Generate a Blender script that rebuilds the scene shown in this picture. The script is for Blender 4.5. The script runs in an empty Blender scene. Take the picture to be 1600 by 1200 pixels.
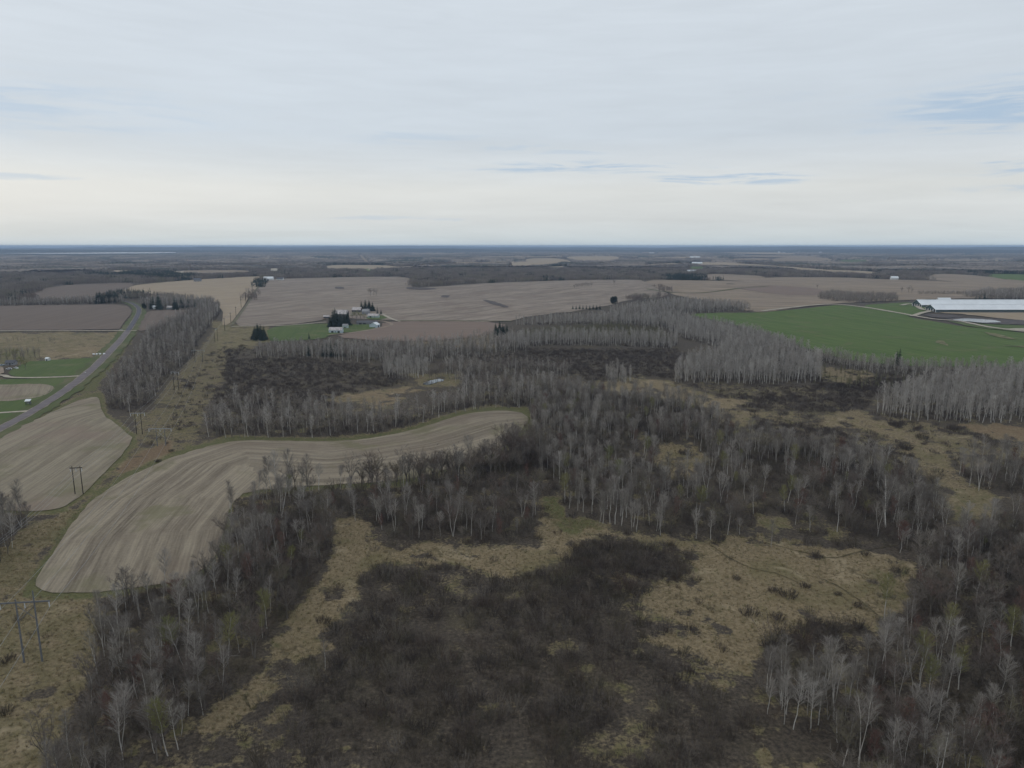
import bpy, math, random
import numpy as np
from mathutils import Vector, geometry

R = math.radians
rng = np.random.default_rng(7)
random.seed(7)
SC = bpy.context.scene
COL = SC.collection

# ------------------------------------------------------------------ camera
CAM_H = 110.0
FPX = 1111.0                      # focal length for a 1600 px wide picture
HORIZON = 384.0
PITCH = math.atan((600 - HORIZON) / FPX)
cam_d = bpy.data.cameras.new('camera')
cam = bpy.data.objects.new('camera', cam_d)
COL.objects.link(cam)
cam.location = (0, 0, CAM_H)
cam.rotation_euler = (math.pi / 2 - PITCH, 0, 0)
cam_d.sensor_width = 36
cam_d.lens = 36 * FPX / 1600
cam_d.clip_start = 1.0
cam_d.clip_end = 120000
SC.camera = cam

# ------------------------------------------------------------------ sky and sun
SUN_ELEV, SUN_AZ = R(24), R(-62)          # azimuth measured from +Y towards +X
world = bpy.data.worlds.new('World')
SC.world = world
world.use_nodes = True


def setup_world():
    nt = world.node_tree
    nt.nodes.clear()
    N = nt.nodes.new
    L = nt.links.new

    def math_(op, a, b=None, c=None, clamp=False):
        n = N('ShaderNodeMath'); n.operation = op; n.use_clamp = clamp
        for i, v in enumerate((a, b, c)):
            if v is None:
                continue
            if isinstance(v, (int, float)):
                n.inputs[i].default_value = v
            else:
                L(v, n.inputs[i])
        return n.outputs[0]

    out = N('ShaderNodeOutputWorld')
    bg = N('ShaderNodeBackground')
    bg.inputs['Strength'].default_value = 0.1
    sky = N('ShaderNodeTexSky')
    sky.sky_type = 'NISHITA'
    sky.sun_disc = False
    sky.sun_elevation = SUN_ELEV
    sky.sun_rotation = SUN_AZ
    sky.air_density = 1.0
    sky.dust_density = 1.5
    tc = N('ShaderNodeTexCoord')
    sep = N('ShaderNodeSeparateXYZ')
    L(tc.outputs['Generated'], sep.inputs[0])
    x, y, z = sep.outputs
    zz = math_('MAXIMUM', z, 0.0)
    # cloud layer seen as a high sheet
    den = math_('ADD', zz, 0.10)
    cx = math_('DIVIDE', x, den)
    cy = math_('DIVIDE', y, den)
    comb = N('ShaderNodeCombineXYZ')
    L(math_('MULTIPLY', cx, 0.55), comb.inputs[0])
    L(math_('MULTIPLY', cy, 1.0), comb.inputs[1])
    n1 = N('ShaderNodeTexNoise'); n1.inputs['Scale'].default_value = 0.55
    n1.inputs['Detail'].default_value = 6; n1.inputs['Roughness'].default_value = 0.5
    n1.inputs['Distortion'].default_value = 0.6
    L(comb.outputs[0], n1.inputs['Vector'])
    # thin streaks near the horizon: azimuth / elevation coordinates
    az = math_('ARCTAN2', x, y)
    el = math_('ARCSINE', z)
    comb2 = N('ShaderNodeCombineXYZ')
    L(math_('MULTIPLY', az, 5.0), comb2.inputs[0])
    L(math_('MULTIPLY', el, 42.0), comb2.inputs[1])
    n2 = N('ShaderNodeTexNoise'); n2.inputs['Scale'].default_value = 1.0
    n2.inputs['Detail'].default_value = 7; n2.inputs['Roughness'].default_value = 0.55
    n2.inputs['Distortion'].default_value = 0.3
    L(comb2.outputs[0], n2.inputs['Vector'])
    comb3 = N('ShaderNodeCombineXYZ')
    L(math_('MULTIPLY', az, 9.0), comb3.inputs[0])
    L(math_('MULTIPLY_ADD', az, 1.6, math_('MULTIPLY', el, 95.0)), comb3.inputs[1])
    n3 = N('ShaderNodeTexNoise'); n3.inputs['Scale'].default_value = 1.0
    n3.inputs['Detail'].default_value = 9; n3.inputs['Roughness'].default_value = 0.62
    n3.inputs['Distortion'].default_value = 0.7
    L(comb3.outputs[0], n3.inputs['Vector'])
    # overcast sheet, colour by elevation
    ramp = N('ShaderNodeValToRGB')
    L(math_('MULTIPLY', el, 1.0 / R(30), clamp=True), ramp.inputs[0])
    cr = ramp.color_ramp
    stops = [(0.00, (0.56, 0.65, 0.71)), (0.022, (0.60, 0.66, 0.685)), (0.07, (0.645, 0.675, 0.685)),
             (0.14, (0.69, 0.71, 0.705)), (0.20, (0.655, 0.695, 0.725)), (0.27, (0.60, 0.66, 0.72)),
             (0.40, (0.62, 0.68, 0.74)), (0.65, (0.635, 0.69, 0.745)), (1.0, (0.62, 0.675, 0.73))]
    while len(cr.elements) < len(stops):
        cr.elements.new(0.5)
    for e, (p, c) in zip(cr.elements, stops):
        e.position = p
        e.color = (*c, 1)

    def mixc(f, a, b, blend='MIX'):
        m = N('ShaderNodeMix'); m.data_type = 'RGBA'; m.blend_type = blend
        if isinstance(f, (int, float)):
            m.inputs[0].default_value = f
        else:
            L(f, m.inputs[0])
        for i, v in ((6, a), (7, b)):
            if isinstance(v, tuple):
                m.inputs[i].default_value = (*v, 1)
            else:
                L(v, m.inputs[i])
        return m.outputs[2]

    # soft brightness waves of the sheet
    wv = math_('MULTIPLY_ADD', math_('SUBTRACT', n1.outputs['Fac'], 0.5), 0.24, 1.0)
    wv2 = math_('MULTIPLY_ADD', math_('SUBTRACT', math_('MULTIPLY_ADD', n3.outputs['Fac'], 0.5, math_('MULTIPLY', n2.outputs['Fac'], 0.5)), 0.5), 0.22, 1.0)
    wave = math_('MULTIPLY', wv, wv2)
    sheet = mixc(1.0, ramp.outputs[0], (1, 1, 1), 'MULTIPLY')
    vm = N('ShaderNodeVectorMath'); vm.operation = 'SCALE'
    L(sheet, vm.inputs[0]); L(wave, vm.inputs['Scale'])
    sheet = vm.outputs[0]
    # warm glow low in the sky on the sun's side
    daz = math_('SUBTRACT', az, R(-34))
    dele = math_('SUBTRACT', el, R(3.6))
    g = math_('EXPONENT', math_('MULTIPLY', -1.0, math_('ADD', math_('POWER', math_('ABSOLUTE', math_('DIVIDE', daz, R(30))), 2.0),
                                                        math_('POWER', math_('ABSOLUTE', math_('DIVIDE', dele, R(1.5))), 2.0))))
    sheet = mixc(math_('MULTIPLY', g, 0.38), sheet, (0.80, 0.79, 0.755))

    # darker blue-grey banks: (azimuth, elevation, half width, half height, strength)
    def bank(a0, e0, wa, we, lo, hi, k):
        d = math_('ADD', math_('POWER', math_('ABSOLUTE', math_('DIVIDE', math_('SUBTRACT', az, R(a0)), R(wa))), 2.0),
                  math_('POWER', math_('ABSOLUTE', math_('DIVIDE', math_('SUBTRACT', el, R(e0)), R(we))), 2.0))
        gg = math_('EXPONENT', math_('MULTIPLY', d, -1.0))
        mr = N('ShaderNodeMapRange'); mr.interpolation_type = 'SMOOTHSTEP'
        L(math_('MULTIPLY', gg, math_('MULTIPLY_ADD', math_('SUBTRACT', n3.outputs['Fac'], 0.5), 3.2, 0.55)), mr.inputs['Value'])
        mr.inputs['From Min'].default_value = lo; mr.inputs['From Max'].default_value = hi
        mr.inputs['To Max'].default_value = k
        return mr.outputs[0]
    for args in ((38, 8.9, 11.0, 1.5, 0.02, 0.62, 1.0),      # right edge
                 (34, 7.7, 9.0, 0.6, 0.15, 0.75, 0.75),
                 (6, 5.9, 12, 0.65, 0.24, 0.78, 0.85),      # chain of streaks right of centre
                 (17, 4.9, 9.0, 0.55, 0.24, 0.78, 0.8),
                 (36, 4.9, 9.0, 0.8, 0.28, 0.85, 0.7),
                 (36, 3.6, 9.0, 0.5, 0.32, 0.85, 0.45),
                 (-8, 8.0, 10.0, 0.7, 0.34, 0.95, 0.35),
                 (2, 7.2, 10.0, 0.6, 0.34, 0.95, 0.4),
                 (20, 10.3, 4.0, 0.5, 0.30, 0.95, 0.25),
                 (-36, 8.8, 14.0, 1.9, 0.00, 0.90, 0.65),
                 (-34, 4.4, 5.0, 0.35, 0.30, 0.85, 0.5),
                 (-10, 2.1, 14.0, 0.3, 0.34, 0.95, 0.4)):
        sheet = mixc(bank(*args), sheet, (0.43, 0.545, 0.68))
    # the Nishita sky shines through the sheet
    vs = N('ShaderNodeVectorMath'); vs.operation = 'SCALE'
    L(sheet, vs.inputs[0]); vs.inputs['Scale'].default_value = 10.0
    final = mixc(0.93, sky.outputs[0], vs.outputs[0])
    L(final, bg.inputs['Color'])
    L(bg.outputs[0], out.inputs['Surface'])


setup_world()
sun_d = bpy.data.lights.new('sun', 'SUN')
sun = bpy.data.objects.new('sun', sun_d)
COL.objects.link(sun)
sun_d.energy = 0.5
sun_d.angle = R(25)
sun_d.color = (1.0, 0.95, 0.88)
sd = Vector((math.sin(SUN_AZ) * math.cos(SUN_ELEV), math.cos(SUN_AZ) * math.cos(SUN_ELEV), math.sin(SUN_ELEV)))
sun.rotation_euler = sd.to_track_quat('Z', 'Y').to_euler()
SC.view_settings.view_transform = 'Standard'
SC.view_settings.look = 'None'
SC.view_settings.gamma = 1
SC.view_settings.exposure = 0.06
SC.view_settings.use_curve_mapping = False
SC.render.engine = 'CYCLES'
SC.cycles.max_bounces = 4
SC.cycles.diffuse_bounces = 2
SC.cycles.glossy_bounces = 2
SC.cycles.volume_bounces = 0
SC.cycles.use_denoising = True


# ------------------------------------------------------------------ terrain and pixel -> ground
def smooth(a, b, x):
    t = np.clip((x - a) / (b - a), 0, 1)
    return t * t * (3 - 2 * t)


_F = np.array([0, math.cos(PITCH), -math.sin(PITCH)])
_U = np.array([0, math.sin(PITCH), math.cos(PITCH)])


def raydir(px, py):
    px = np.asarray(px, float); py = np.asarray(py, float)
    dx = (px - 800) / FPX; dy = (600 - py) / FPX
    return np.stack([dx, _F[1] + dy * _U[1], _F[2] + dy * _U[2]], -1)


def flat(px, py):
    d = raydir(px, py)
    t = CAM_H / -d[..., 2]
    return d[..., 0] * t, d[..., 1] * t


HILLS = []                                   # (x, y, amplitude, sigma across, sigma along view)
for (px, py, a, sx, sy) in ((735, 662, 5.0, 62, 34), (470, 705, 2.2, 60, 40), (1000, 447, 5, 420, 190),
                            (300, 440, 4, 300, 200), (700, 475, 2.5, 160, 110), (1330, 485, 3.0, 170, 110),
                            (90, 700, 2.0, 60, 50), (850, 460, -2, 120, 120)):
    X_, Y_ = flat(px, py)
    HILLS.append((float(X_), float(Y_), a, sx, sy))


def H(x, y):
    x = np.asarray(x, float); y = np.asarray(y, float)
    r = np.hypot(x, y)
    w = smooth(560, 1000, r) * (1 - smooth(2600, 4500, r))
    h = w * (1.0 * np.sin(x / 71 + 0.7 * np.sin(y / 113) + 0.4) + 0.8 * np.sin(y / 93 + 0.9 * np.sin(x / 127) + 1.1)
             + 0.5 * np.sin((x + y) / 53 + 2.0))
    h = h + 0.12 * np.sin(x / 17 + 1.3) * np.sin(y / 23)*(1 - smooth(600, 1200, r))
    for (hx, hy, a, sx, sy) in HILLS:
        h = h + a * np.exp(-((x - hx) / sx) ** 2 - ((y - hy) / sy) ** 2)
    return h


def at(px, py):
    """pixel(s) of the photograph -> ground point(s), arrays"""
    d = raydir(px, py)
    h = 0.0
    for _ in range(24):
        t = (CAM_H - h) / -d[..., 2]
        x = d[..., 0] * t; y = d[..., 1] * t
        h = 0.5 * h + 0.5 * H(x, y) if _ else H(x, y)
    return x, y, H(x, y)


def at1(px, py):
    x, y, z = at(px, py)
    return float(x), float(y), float(z)


def proj(x, y, z):
    v = np.stack([x, y, z - CAM_H], -1)
    f = v @ _F
    f = np.where(f < 1, 1, f)
    return 800 + FPX * v[..., 0] / f, 600 - FPX * (v @ _U) / f


def inside(px, py, poly):
    px = np.asarray(px); py = np.asarray(py)
    c = np.zeros(px.shape, bool)
    n = len(poly)
    for i in range(n):
        x0, y0 = poly[i]; x1, y1 = poly[(i + 1) % n]
        if y0 == y1:
            continue
        c ^= ((y0 > py) != (y1 > py)) & (px < (x1 - x0) * (py - y0) / (y1 - y0) + x0)
    return c


def sdist(px, py, poly):
    """signed pixel distance, positive inside"""
    d = np.full(px.shape, 1e9)
    n = len(poly)
    for i in range(n):
        x0, y0 = poly[i]; x1, y1 = poly[(i + 1) % n]
        ex, ey = x1 - x0, y1 - y0
        t = np.clip(((px - x0) * ex + (py - y0) * ey) / (ex * ex + ey * ey + 1e-9), 0, 1)
        d = np.minimum(d, np.hypot(px - x0 - t * ex, py - y0 - t * ey))
    return np.where(inside(px, py, poly), d, -d)


_lat = np.random.default_rng(3).random((256, 256))


def vnoise(x, y):
    xi = np.floor(x).astype(int); yi = np.floor(y).astype(int)
    fx = x - xi; fy = y - yi
    fx = fx * fx * (3 - 2 * fx); fy = fy * fy * (3 - 2 * fy)
    a = _lat[xi & 255, yi & 255]; b = _lat[(xi + 1) & 255, yi & 255]; c = _lat[xi & 255, (yi + 1) & 255]; d = _lat[(xi + 1) & 255, (yi + 1) & 255]
    return (a * (1 - fx) + b * fx) * (1 - fy) + (c * (1 - fx) + d * fx) * fy


def fbm(x, y, size, octv=4):
    t = 0; a = .5; n = 0
    for k in range(octv):
        t = t + a * vnoise(x / size * 2 ** k + 17.3 * k, y / size * 2 ** k + 5.1 * k); n += a; a *= .55
    return t / n


def cover(x, y, z):
    """grass, green, russet weights at ground points"""
    px, py = proj(x, y, z)
    front = y > 20
    px = np.where(front, px, -99999.0)
    r = np.hypot(x, y)
    amp = np.clip(26 * 260 / np.maximum(r, 1), 3, 40)
    n1 = ((fbm(x, y, 16) - .5) * 1.3 + (fbm(x - 40, y, 5, 3) - .5) * .9) * amp
    n2 = ((fbm(x + 300, y - 70, 14) - .5) * 1.2 + (fbm(x, y + 80, 5, 3) - .5) * 1.1) * amp
    isl = fbm(x - 90, y + 40, 10, 3)
    g = np.zeros(x.shape); gr = np.zeros(x.shape); ru = np.zeros(x.shape)

    def sel(poly):
        xs = [q[0] for q in poly]; yy = [q[1] for q in poly]
        return front & (px > min(xs) - 60) & (px < max(xs) + 60) & (py > min(yy) - 60) & (py < max(yy) + 60)
    for (poly, a, b, c, *grow) in MEADOW:
        m = sel(poly)
        if not m.any(): continue
        e_ = np.clip(2600 / r[m], 3, 13) if not grow else 5
        w = smooth(-e_, e_, sdist(px[m], py[m], poly) + (grow[0] if grow else 0) + n1[m] * (.25 if grow else 1))
        g[m] = g[m] * (1 - w) + a * w; gr[m] = gr[m] * (1 - w) + b * w; ru[m] = ru[m] * (1 - w) + c * w
    for poly in BRUSH:
        m = sel(poly)
        if not m.any(): continue
        e_ = np.clip(4200 / r[m], 4, 19)
        w = smooth(-e_, e_, sdist(px[m], py[m], poly) + n2[m] * 1.15)
        g[m] = g[m] * (1 - w) + .10 * w
    fine = fbm(x + 55, y - 21, 7, 4)
    g = np.where(g < .3, np.maximum(g, .55 * smooth(.46, .70, fine) * smooth(900, 500, r) * (fbm(x, y, 40, 2) > .38)), g)
    k = smooth(.64, .73, isl) * smooth(1500, 700, r)
    g = np.where(gr > .55, g, g * (1 - .68 * k))
    gr = np.maximum(gr, 1.9 * np.clip(g, 0, 1) * (1 - np.clip(g, 0, 1)))
    return g, gr, ru


# ------------------------------------------------------------------ object helpers
def mesh_from(name, v, f, uvs=None, attrs=None, smooth_=False):
    """v (n,3); f list of arrays of equal-size polygons or one list of tuples"""
    me = bpy.data.meshes.new(name)
    v = np.asarray(v, np.float32)
    if isinstance(f, np.ndarray):
        nf, k = f.shape
        me.vertices.add(len(v)); me.vertices.foreach_set('co', v.ravel())
        me.loops.add(nf * k); me.loops.foreach_set('vertex_index', f.astype(np.int32).ravel())
        me.polygons.add(nf)
        me.polygons.foreach_set('loop_start', np.arange(0, nf * k, k, dtype=np.int32))
        me.update(calc_edges=True)
    else:
        me.from_pydata(v.tolist(), [], f)
    if uvs is not None:
        ul = me.uv_layers.new(name='rows')
        li = np.empty(len(me.loops), np.int32); me.loops.foreach_get('vertex_index', li)
        ul.data.foreach_set('uv', np.asarray(uvs, np.float32)[li].ravel())
    for k_, a in (attrs or {}).items():
        at_ = me.attributes.new(k_, 'FLOAT', 'POINT')
        at_.data.foreach_set('value', np.asarray(a, np.float32))
    if smooth_:
        me.polygons.foreach_set('use_smooth', np.ones(len(me.polygons), bool))
    me.update()
    return me


def link(name, data, mat=None, parent=None, kind=None, label=None, cat=None, group=None, loc=None, rot=None, scale=None):
    o = bpy.data.objects.new(name, data)
    COL.objects.link(o)
    if mat is not None and data is not None and len(data.materials) == 0:
        data.materials.append(mat)
    if parent is not None:
        o.parent = parent
    if kind: o['kind'] = kind
    if label: o['label'] = label
    if cat: o['category'] = cat
    if group: o['group'] = group
    if loc is not None: o.location = loc
    if rot is not None: o.rotation_euler = rot
    if scale is not None: o.scale = scale
    return o


class MB:
    """collects boxes, tubes, quads into one mesh"""
    def __init__(s):
        s.v = []; s.f = []

    def add(s, vs, fs):
        b = len(s.v)
        s.v += [tuple(p) for p in vs]
        s.f += [tuple(b + i for i in q) for q in fs]
        return s

    def box(s, x0, x1, y0, y1, z0, z1):
        return s.add([(x0, y0, z0), (x1, y0, z0), (x1, y1, z0), (x0, y1, z0), (x0, y0, z1), (x1, y0, z1), (x1, y1, z1), (x0, y1, z1)],
                     [(3, 2, 1, 0), (4, 5, 6, 7), (0, 1, 5, 4), (1, 2, 6, 5), (2, 3, 7, 6), (3, 0, 4, 7)])

    def tube(s, pts, rad, n=6, cap=True):
        pts = [Vector(p) for p in pts]
        b = len(s.v)
        for i, p in enumerate(pts):
            a = pts[max(i - 1, 0)]; c = pts[min(i + 1, len(pts) - 1)]
            d = (c - a).normalized()
            u = d.orthogonal().normalized(); w = d.cross(u)
            r = rad[i] if hasattr(rad, '__len__') else rad
            for k in range(n):
                t = 2 * math.pi * k / n
                s.v.append(tuple(p + u * (r * math.cos(t)) + w * (r * math.sin(t))))
        for i in range(len(pts) - 1):
            for k in range(n):
                k2 = (k + 1) % n
                s.f.append((b + i * n + k, b + i * n + k2, b + (i + 1) * n + k2, b + (i + 1) * n + k))
        if cap:
            s.f.append(tuple(b + (len(pts) - 1) * n + k for k in range(n)))
            s.f.append(tuple(b + k for k in reversed(range(n))))
        return s

    def tri(s, a, b_, c):
        i = len(s.v)
        s.v += [tuple(a), tuple(b_), tuple(c)]
        s.f.append((i, i + 1, i + 2))
        return s

    def mesh(s, name):
        me = bpy.data.meshes.new(name)
        me.from_pydata(s.v, [], s.f)
        me.update()
        return me

    def build(s, name, mat, parent=None, **k):
        return link(name, s.mesh(name), mat, parent, **k)


# ------------------------------------------------------------------ materials
class NT:
    def __init__(s, name, rough=0.9):
        s.m = bpy.data.materials.new(name)
        s.m.use_nodes = True
        s.t = s.m.node_tree
        s.b = s.t.nodes['Principled BSDF']
        s.b.inputs['Roughness'].default_value = rough
        s.b.inputs['Specular IOR Level'].default_value = 0.15

    def n(s, t, **k):
        o = s.t.nodes.new(t)
        for a, b in k.items():
            setattr(o, a, b)
        return o

    def l(s, a, b): s.t.links.new(a, b)

    def math(s, op, a, b=None, c=None, clamp=False):
        n = s.n('ShaderNodeMath', operation=op); n.use_clamp = clamp
        for i, v in enumerate((a, b, c)):
            if v is None: continue
            if isinstance(v, (int, float)): n.inputs[i].default_value = v
            else: s.l(v, n.inputs[i])
        return n.outputs[0]

    def mix(s, f, a, b, blend='MIX'):
        m = s.n('ShaderNodeMix', data_type='RGBA', blend_type=blend)
        if isinstance(f, (int, float)): m.inputs[0].default_value = f
        else: s.l(f, m.inputs[0])
        for i, v in ((6, a), (7, b)):
            if isinstance(v, tuple): m.inputs[i].default_value = (*v[:3], 1)
            else: s.l(v, m.inputs[i])
        return m.outputs[2]

    def noise(s, scale, detail=3, rough=0.55, vec=None, dist=0.0):
        n = s.n('ShaderNodeTexNoise')
        n.inputs['Scale'].default_value = scale; n.inputs['Detail'].default_value = detail
        n.inputs['Roughness'].default_value = rough; n.inputs['Distortion'].default_value = dist
        if vec is not None: s.l(vec, n.inputs['Vector'])
        return n.outputs['Fac']

    def rng(s, v, a, b, c=0.0, d=1.0):
        m = s.n('ShaderNodeMapRange', interpolation_type='SMOOTHSTEP')
        s.l(v, m.inputs['Value'])
        for k, x in (('From Min', a), ('From Max', b), ('To Min', c), ('To Max', d)): m.inputs[k].default_value = x
        return m.outputs[0]

    def pos(s): return s.n('ShaderNodeNewGeometry').outputs['Position']

    def attr(s, name):
        return s.n('ShaderNodeAttribute', attribute_name=name).outputs['Fac']

    def rand(s): return s.n('ShaderNodeObjectInfo').outputs['Random']

    def col(s, c):
        if isinstance(c, tuple): s.b.inputs['Base Color'].default_value = (*c[:3], 1)
        else: s.l(c, s.b.inputs['Base Color'])
        return s

    def bump(s, h, strength, dist):
        b = s.n('ShaderNodeBump')
        b.inputs['Strength'].default_value = strength; b.inputs['Distance'].default_value = dist
        s.l(h, b.inputs['Height']); s.l(b.outputs[0], s.b.inputs['Normal'])


def simple(name, c, rough=0.8, var=0.15, scale=1.5, obj=True):
    t = NT(name, rough)
    tc = t.n('ShaderNodeTexCoord')
    nz = t.noise(scale, 4, 0.6, tc.outputs['Object'] if obj else t.pos())
    lo = tuple(x * (1 - var) for x in c); hi = tuple(min(1, x * (1 + var)) for x in c)
    t.col(t.mix(t.rng(nz, 0.3, 0.7), lo, hi))
    return t.m


def ramp_by_random(name, cols, rough=0.85, noise_scale=0.8, nvar=0.25):
    """colour picked per object / per instance, with a little grain"""
    t = NT(name, rough)
    r = t.n('ShaderNodeValToRGB'); r.color_ramp.interpolation = 'LINEAR'
    while len(r.color_ramp.elements) < len(cols): r.color_ramp.elements.new(0.5)
    for i, (e, c) in enumerate(zip(r.color_ramp.elements, cols)):
        e.position = i / (len(cols) - 1); e.color = (*c, 1)
    t.l(t.rand(), r.inputs[0])
    nz = t.noise(noise_scale, 3, 0.6, t.pos())
    f = t.math('MULTIPLY_ADD', t.math('SUBTRACT', nz, 0.5), 2 * nvar, 1.0)
    v = t.n('ShaderNodeVectorMath', operation='SCALE')
    t.l(r.outputs[0], v.inputs[0]); t.l(f, v.inputs['Scale'])
    t.col(v.outputs[0])
    return t.m


def ground_material():
    t = NT('ground_cover', 0.95)
    p = t.pos()
    g, gr, ru = t.attr('grass'), t.attr('green'), t.attr('russet')
    n_big = t.noise(0.035, 4, 0.6, p, 0.5)
    n_mid = t.noise(0.16, 5, 0.65, p, 0.4)
    n_fine = t.noise(0.9, 5, 0.7, p)
    n_tuft = t.noise(2.4, 3, 0.6, p)
    # grass weight gets a ragged edge
    w = t.math('ADD', g, t.math('MULTIPLY', t.math('SUBTRACT', t.math('ADD', n_mid, t.math('MULTIPLY', n_fine, .9)), 0.95), 1.7))
    w = t.rng(w, 0.28, 0.78)
    litter = t.mix(t.rng(n_fine, 0.3, 0.72), (0.040, 0.032, 0.026), (0.125, 0.100, 0.074))
    litter = t.mix(t.rng(n_big, 0.5, 0.75, 0, 0.5), litter, (0.12, 0.10, 0.055))
    tan = t.mix(t.rng(n_fine, 0.3, 0.7), (0.158, 0.118, 0.068), (0.295, 0.229, 0.138))
    tan = t.mix(t.rng(n_tuft, 0.52, 0.75, 0, 0.45), tan, (0.10, 0.080, 0.046))
    tan = t.mix(t.rng(n_mid, 0.50, 0.72, 0, 0.7), tan, (0.165, 0.125, 0.068))
    tan = t.mix(t.rng(n_big, 0.50, 0.72, 0, 0.75), tan, (0.135, 0.118, 0.052))
    tan = t.mix(t.rng(t.noise(0.055, 4, 0.6, p, 1.0), 0.56, 0.72, 0, 0.6), tan, (0.39, 0.315, 0.205))
    grn = t.mix(t.rng(n_fine, 0.3, 0.7), (0.075, 0.078, 0.030), (0.155, 0.145, 0.065))
    rus = t.mix(t.rng(n_fine, 0.3, 0.7), (0.12, 0.080, 0.048), (0.23, 0.160, 0.095))
    wg = t.rng(t.math('ADD', gr, t.math('MULTIPLY', t.math('SUBTRACT', n_mid, 0.5), 1.1)), 0.3, 0.8)
    wr = t.rng(t.math('ADD', ru, t.math('MULTIPLY', t.math('SUBTRACT', n_mid, 0.5), 1.1)), 0.3, 0.8)
    c = t.mix(wg, tan, grn)
    c = t.mix(wr, c, rus)
    # wandering dark animal paths and wet channels
    v = t.n('ShaderNodeTexVoronoi', feature='DISTANCE_TO_EDGE'); v.inputs['Scale'].default_value = 0.03
    vm = t.n('ShaderNodeVectorMath', operation='ADD')
    nn = t.n('ShaderNodeTexNoise'); nn.inputs['Scale'].default_value = 0.08; nn.inputs['Detail'].default_value = 4
    t.l(p, nn.inputs['Vector'])
    sc = t.n('ShaderNodeVectorMath', operation='SCALE'); sc.inputs['Scale'].default_value = 22
    t.l(nn.outputs['Color'], sc.inputs[0]); t.l(p, vm.inputs[0]); t.l(sc.outputs[0], vm.inputs[1])
    t.l(vm.outputs[0], v.inputs['Vector'])
    path = t.rng(v.outputs['Distance'], 0.003, 0.012, 0.55, 0.0)
    c = t.mix(path, c, (0.075, 0.062, 0.035))
    t.col(t.mix(w, litter, c))
    t.bump(t.math('ADD', n_fine, n_tuft), 0.6, 0.5)
    return t.m


def field_material(name, c0, c1, row=0.6, fine=1.0, blotch=None, blotch_amt=0.5, patch=None, patch_amt=0.0, rowscale=1.0):
    """tilled field: streaks along the rows (uv: x across, y along), blotches of soil"""
    t = NT(name, 0.95)
    p = t.pos()
    uv = t.n('ShaderNodeUVMap', uv_map='rows').outputs[0]

    def stretched(a, b, detail=3):
        m = t.n('ShaderNodeMapping'); m.inputs['Scale'].default_value = (a, b, 1)
        t.l(uv, m.inputs['Vector'])
        return t.noise(1.0, detail, 0.6, m.outputs[0], 0.15)
    s1 = stretched(0.34 * rowscale, 0.012, 3)
    s2 = stretched(1.3 * rowscale, 0.05, 4)
    s3 = stretched(0.10 * rowscale, 0.004, 2)
    nb = t.noise(0.016, 5, 0.6, p, 0.6)
    nf = t.noise(0.8, 5, 0.7, p)
    f = t.math('ADD', t.math('MULTIPLY', t.rng(s1, 0.35, 0.65), 0.40), t.math('MULTIPLY', t.rng(s2, 0.32, 0.68), 0.32 * fine))
    f = t.math('ADD', f, t.math('MULTIPLY', t.rng(s3, 0.35, 0.65), 0.28))
    f = t.math('ADD', t.math('MULTIPLY', t.math('SUBTRACT', f, 0.5), row), 0.5)
    f = t.math('ADD', f, t.math('MULTIPLY', t.math('SUBTRACT', nf, 0.5), 0.7), clamp=True)
    c = t.mix(f, c0, c1)
    if blotch:
        c = t.mix(t.rng(nb, 0.46, 0.70, 0, blotch_amt), c, blotch)
    if patch:
        n2 = t.noise(0.03, 4, 0.6, p, 0.5)
        c = t.mix(t.rng(n2, 0.53, 0.68, 0, patch_amt), c, patch)
    t.col(c)
    t.bump(t.math('ADD', s2, t.math('MULTIPLY', nf, 0.7)), 0.4, 0.25)
    return t.m


M = {}
M['ground'] = ground_material()
M['stubble'] = field_material('corn_stubble', (0.128, 0.102, 0.076), (0.355, 0.298, 0.218), 1.0, 1.0, (0.175, 0.135, 0.100), 0.6, (0.150, 0.140, 0.070), 0.6)
M['stubble_fade'] = field_material('weathered_stubble', (0.150, 0.122, 0.088), (0.330, 0.282, 0.205), 0.9, 1.0, (0.215, 0.155, 0.122), 0.75, (0.145, 0.138, 0.068), 0.6)
M['grey_field'] = field_material('grey_stubble', (0.170, 0.135, 0.108), (0.325, 0.268, 0.214), 1.4, 0.8, (0.185, 0.140, 0.115), 0.8, None, 0, 0.35)
M['tan_field'] = field_material('tan_stubble', (0.265, 0.205, 0.140), (0.385, 0.305, 0.212), 0.8, 0.8, (0.27, 0.21, 0.165), 0.5, None, 0, 0.35)
M['brown_field'] = field_material('ploughed_soil', (0.115, 0.087, 0.070), (0.185, 0.143, 0.115), 0.8, 0.9, (0.15, 0.115, 0.095), 0.5)
M['rust_field'] = field_material('reddish_soil', (0.165, 0.118, 0.092), (0.235, 0.175, 0.14), 0.7, 0.9, (0.19, 0.145, 0.12), 0.6)
M['mix_field'] = field_material('mixed_stubble', (0.185, 0.142, 0.102), (0.325, 0.255, 0.186), 1.4, 0.8, (0.20, 0.155, 0.125), 0.6, None, 0, 0.3)
M['crop'] = field_material('young_rye', (0.060, 0.098, 0.022), (0.105, 0.152, 0.040), 1.5, 1.0, (0.085, 0.122, 0.032), 0.7, (0.13, 0.13, 0.06), 0.5)
M['lawn'] = field_material('lawn_grass', (0.055, 0.088, 0.022), (0.10, 0.135, 0.040), 0.7, 0.8, (0.115, 0.13, 0.055), 0.6, (0.15, 0.14, 0.07), 0.5)
M['verge'] = field_material('verge_grass', (0.058, 0.078, 0.026), (0.105, 0.115, 0.045), 0.5, 0.8, (0.15, 0.135, 0.075), 0.85)
M['thin_crop'] = simple('thin_crop', (0.155, 0.145, 0.072), .95, .35, .12, False)
M['field_edge'] = simple('field_edge_grass', (0.15, 0.135, 0.085), .95, .25, .1, False)
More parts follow.
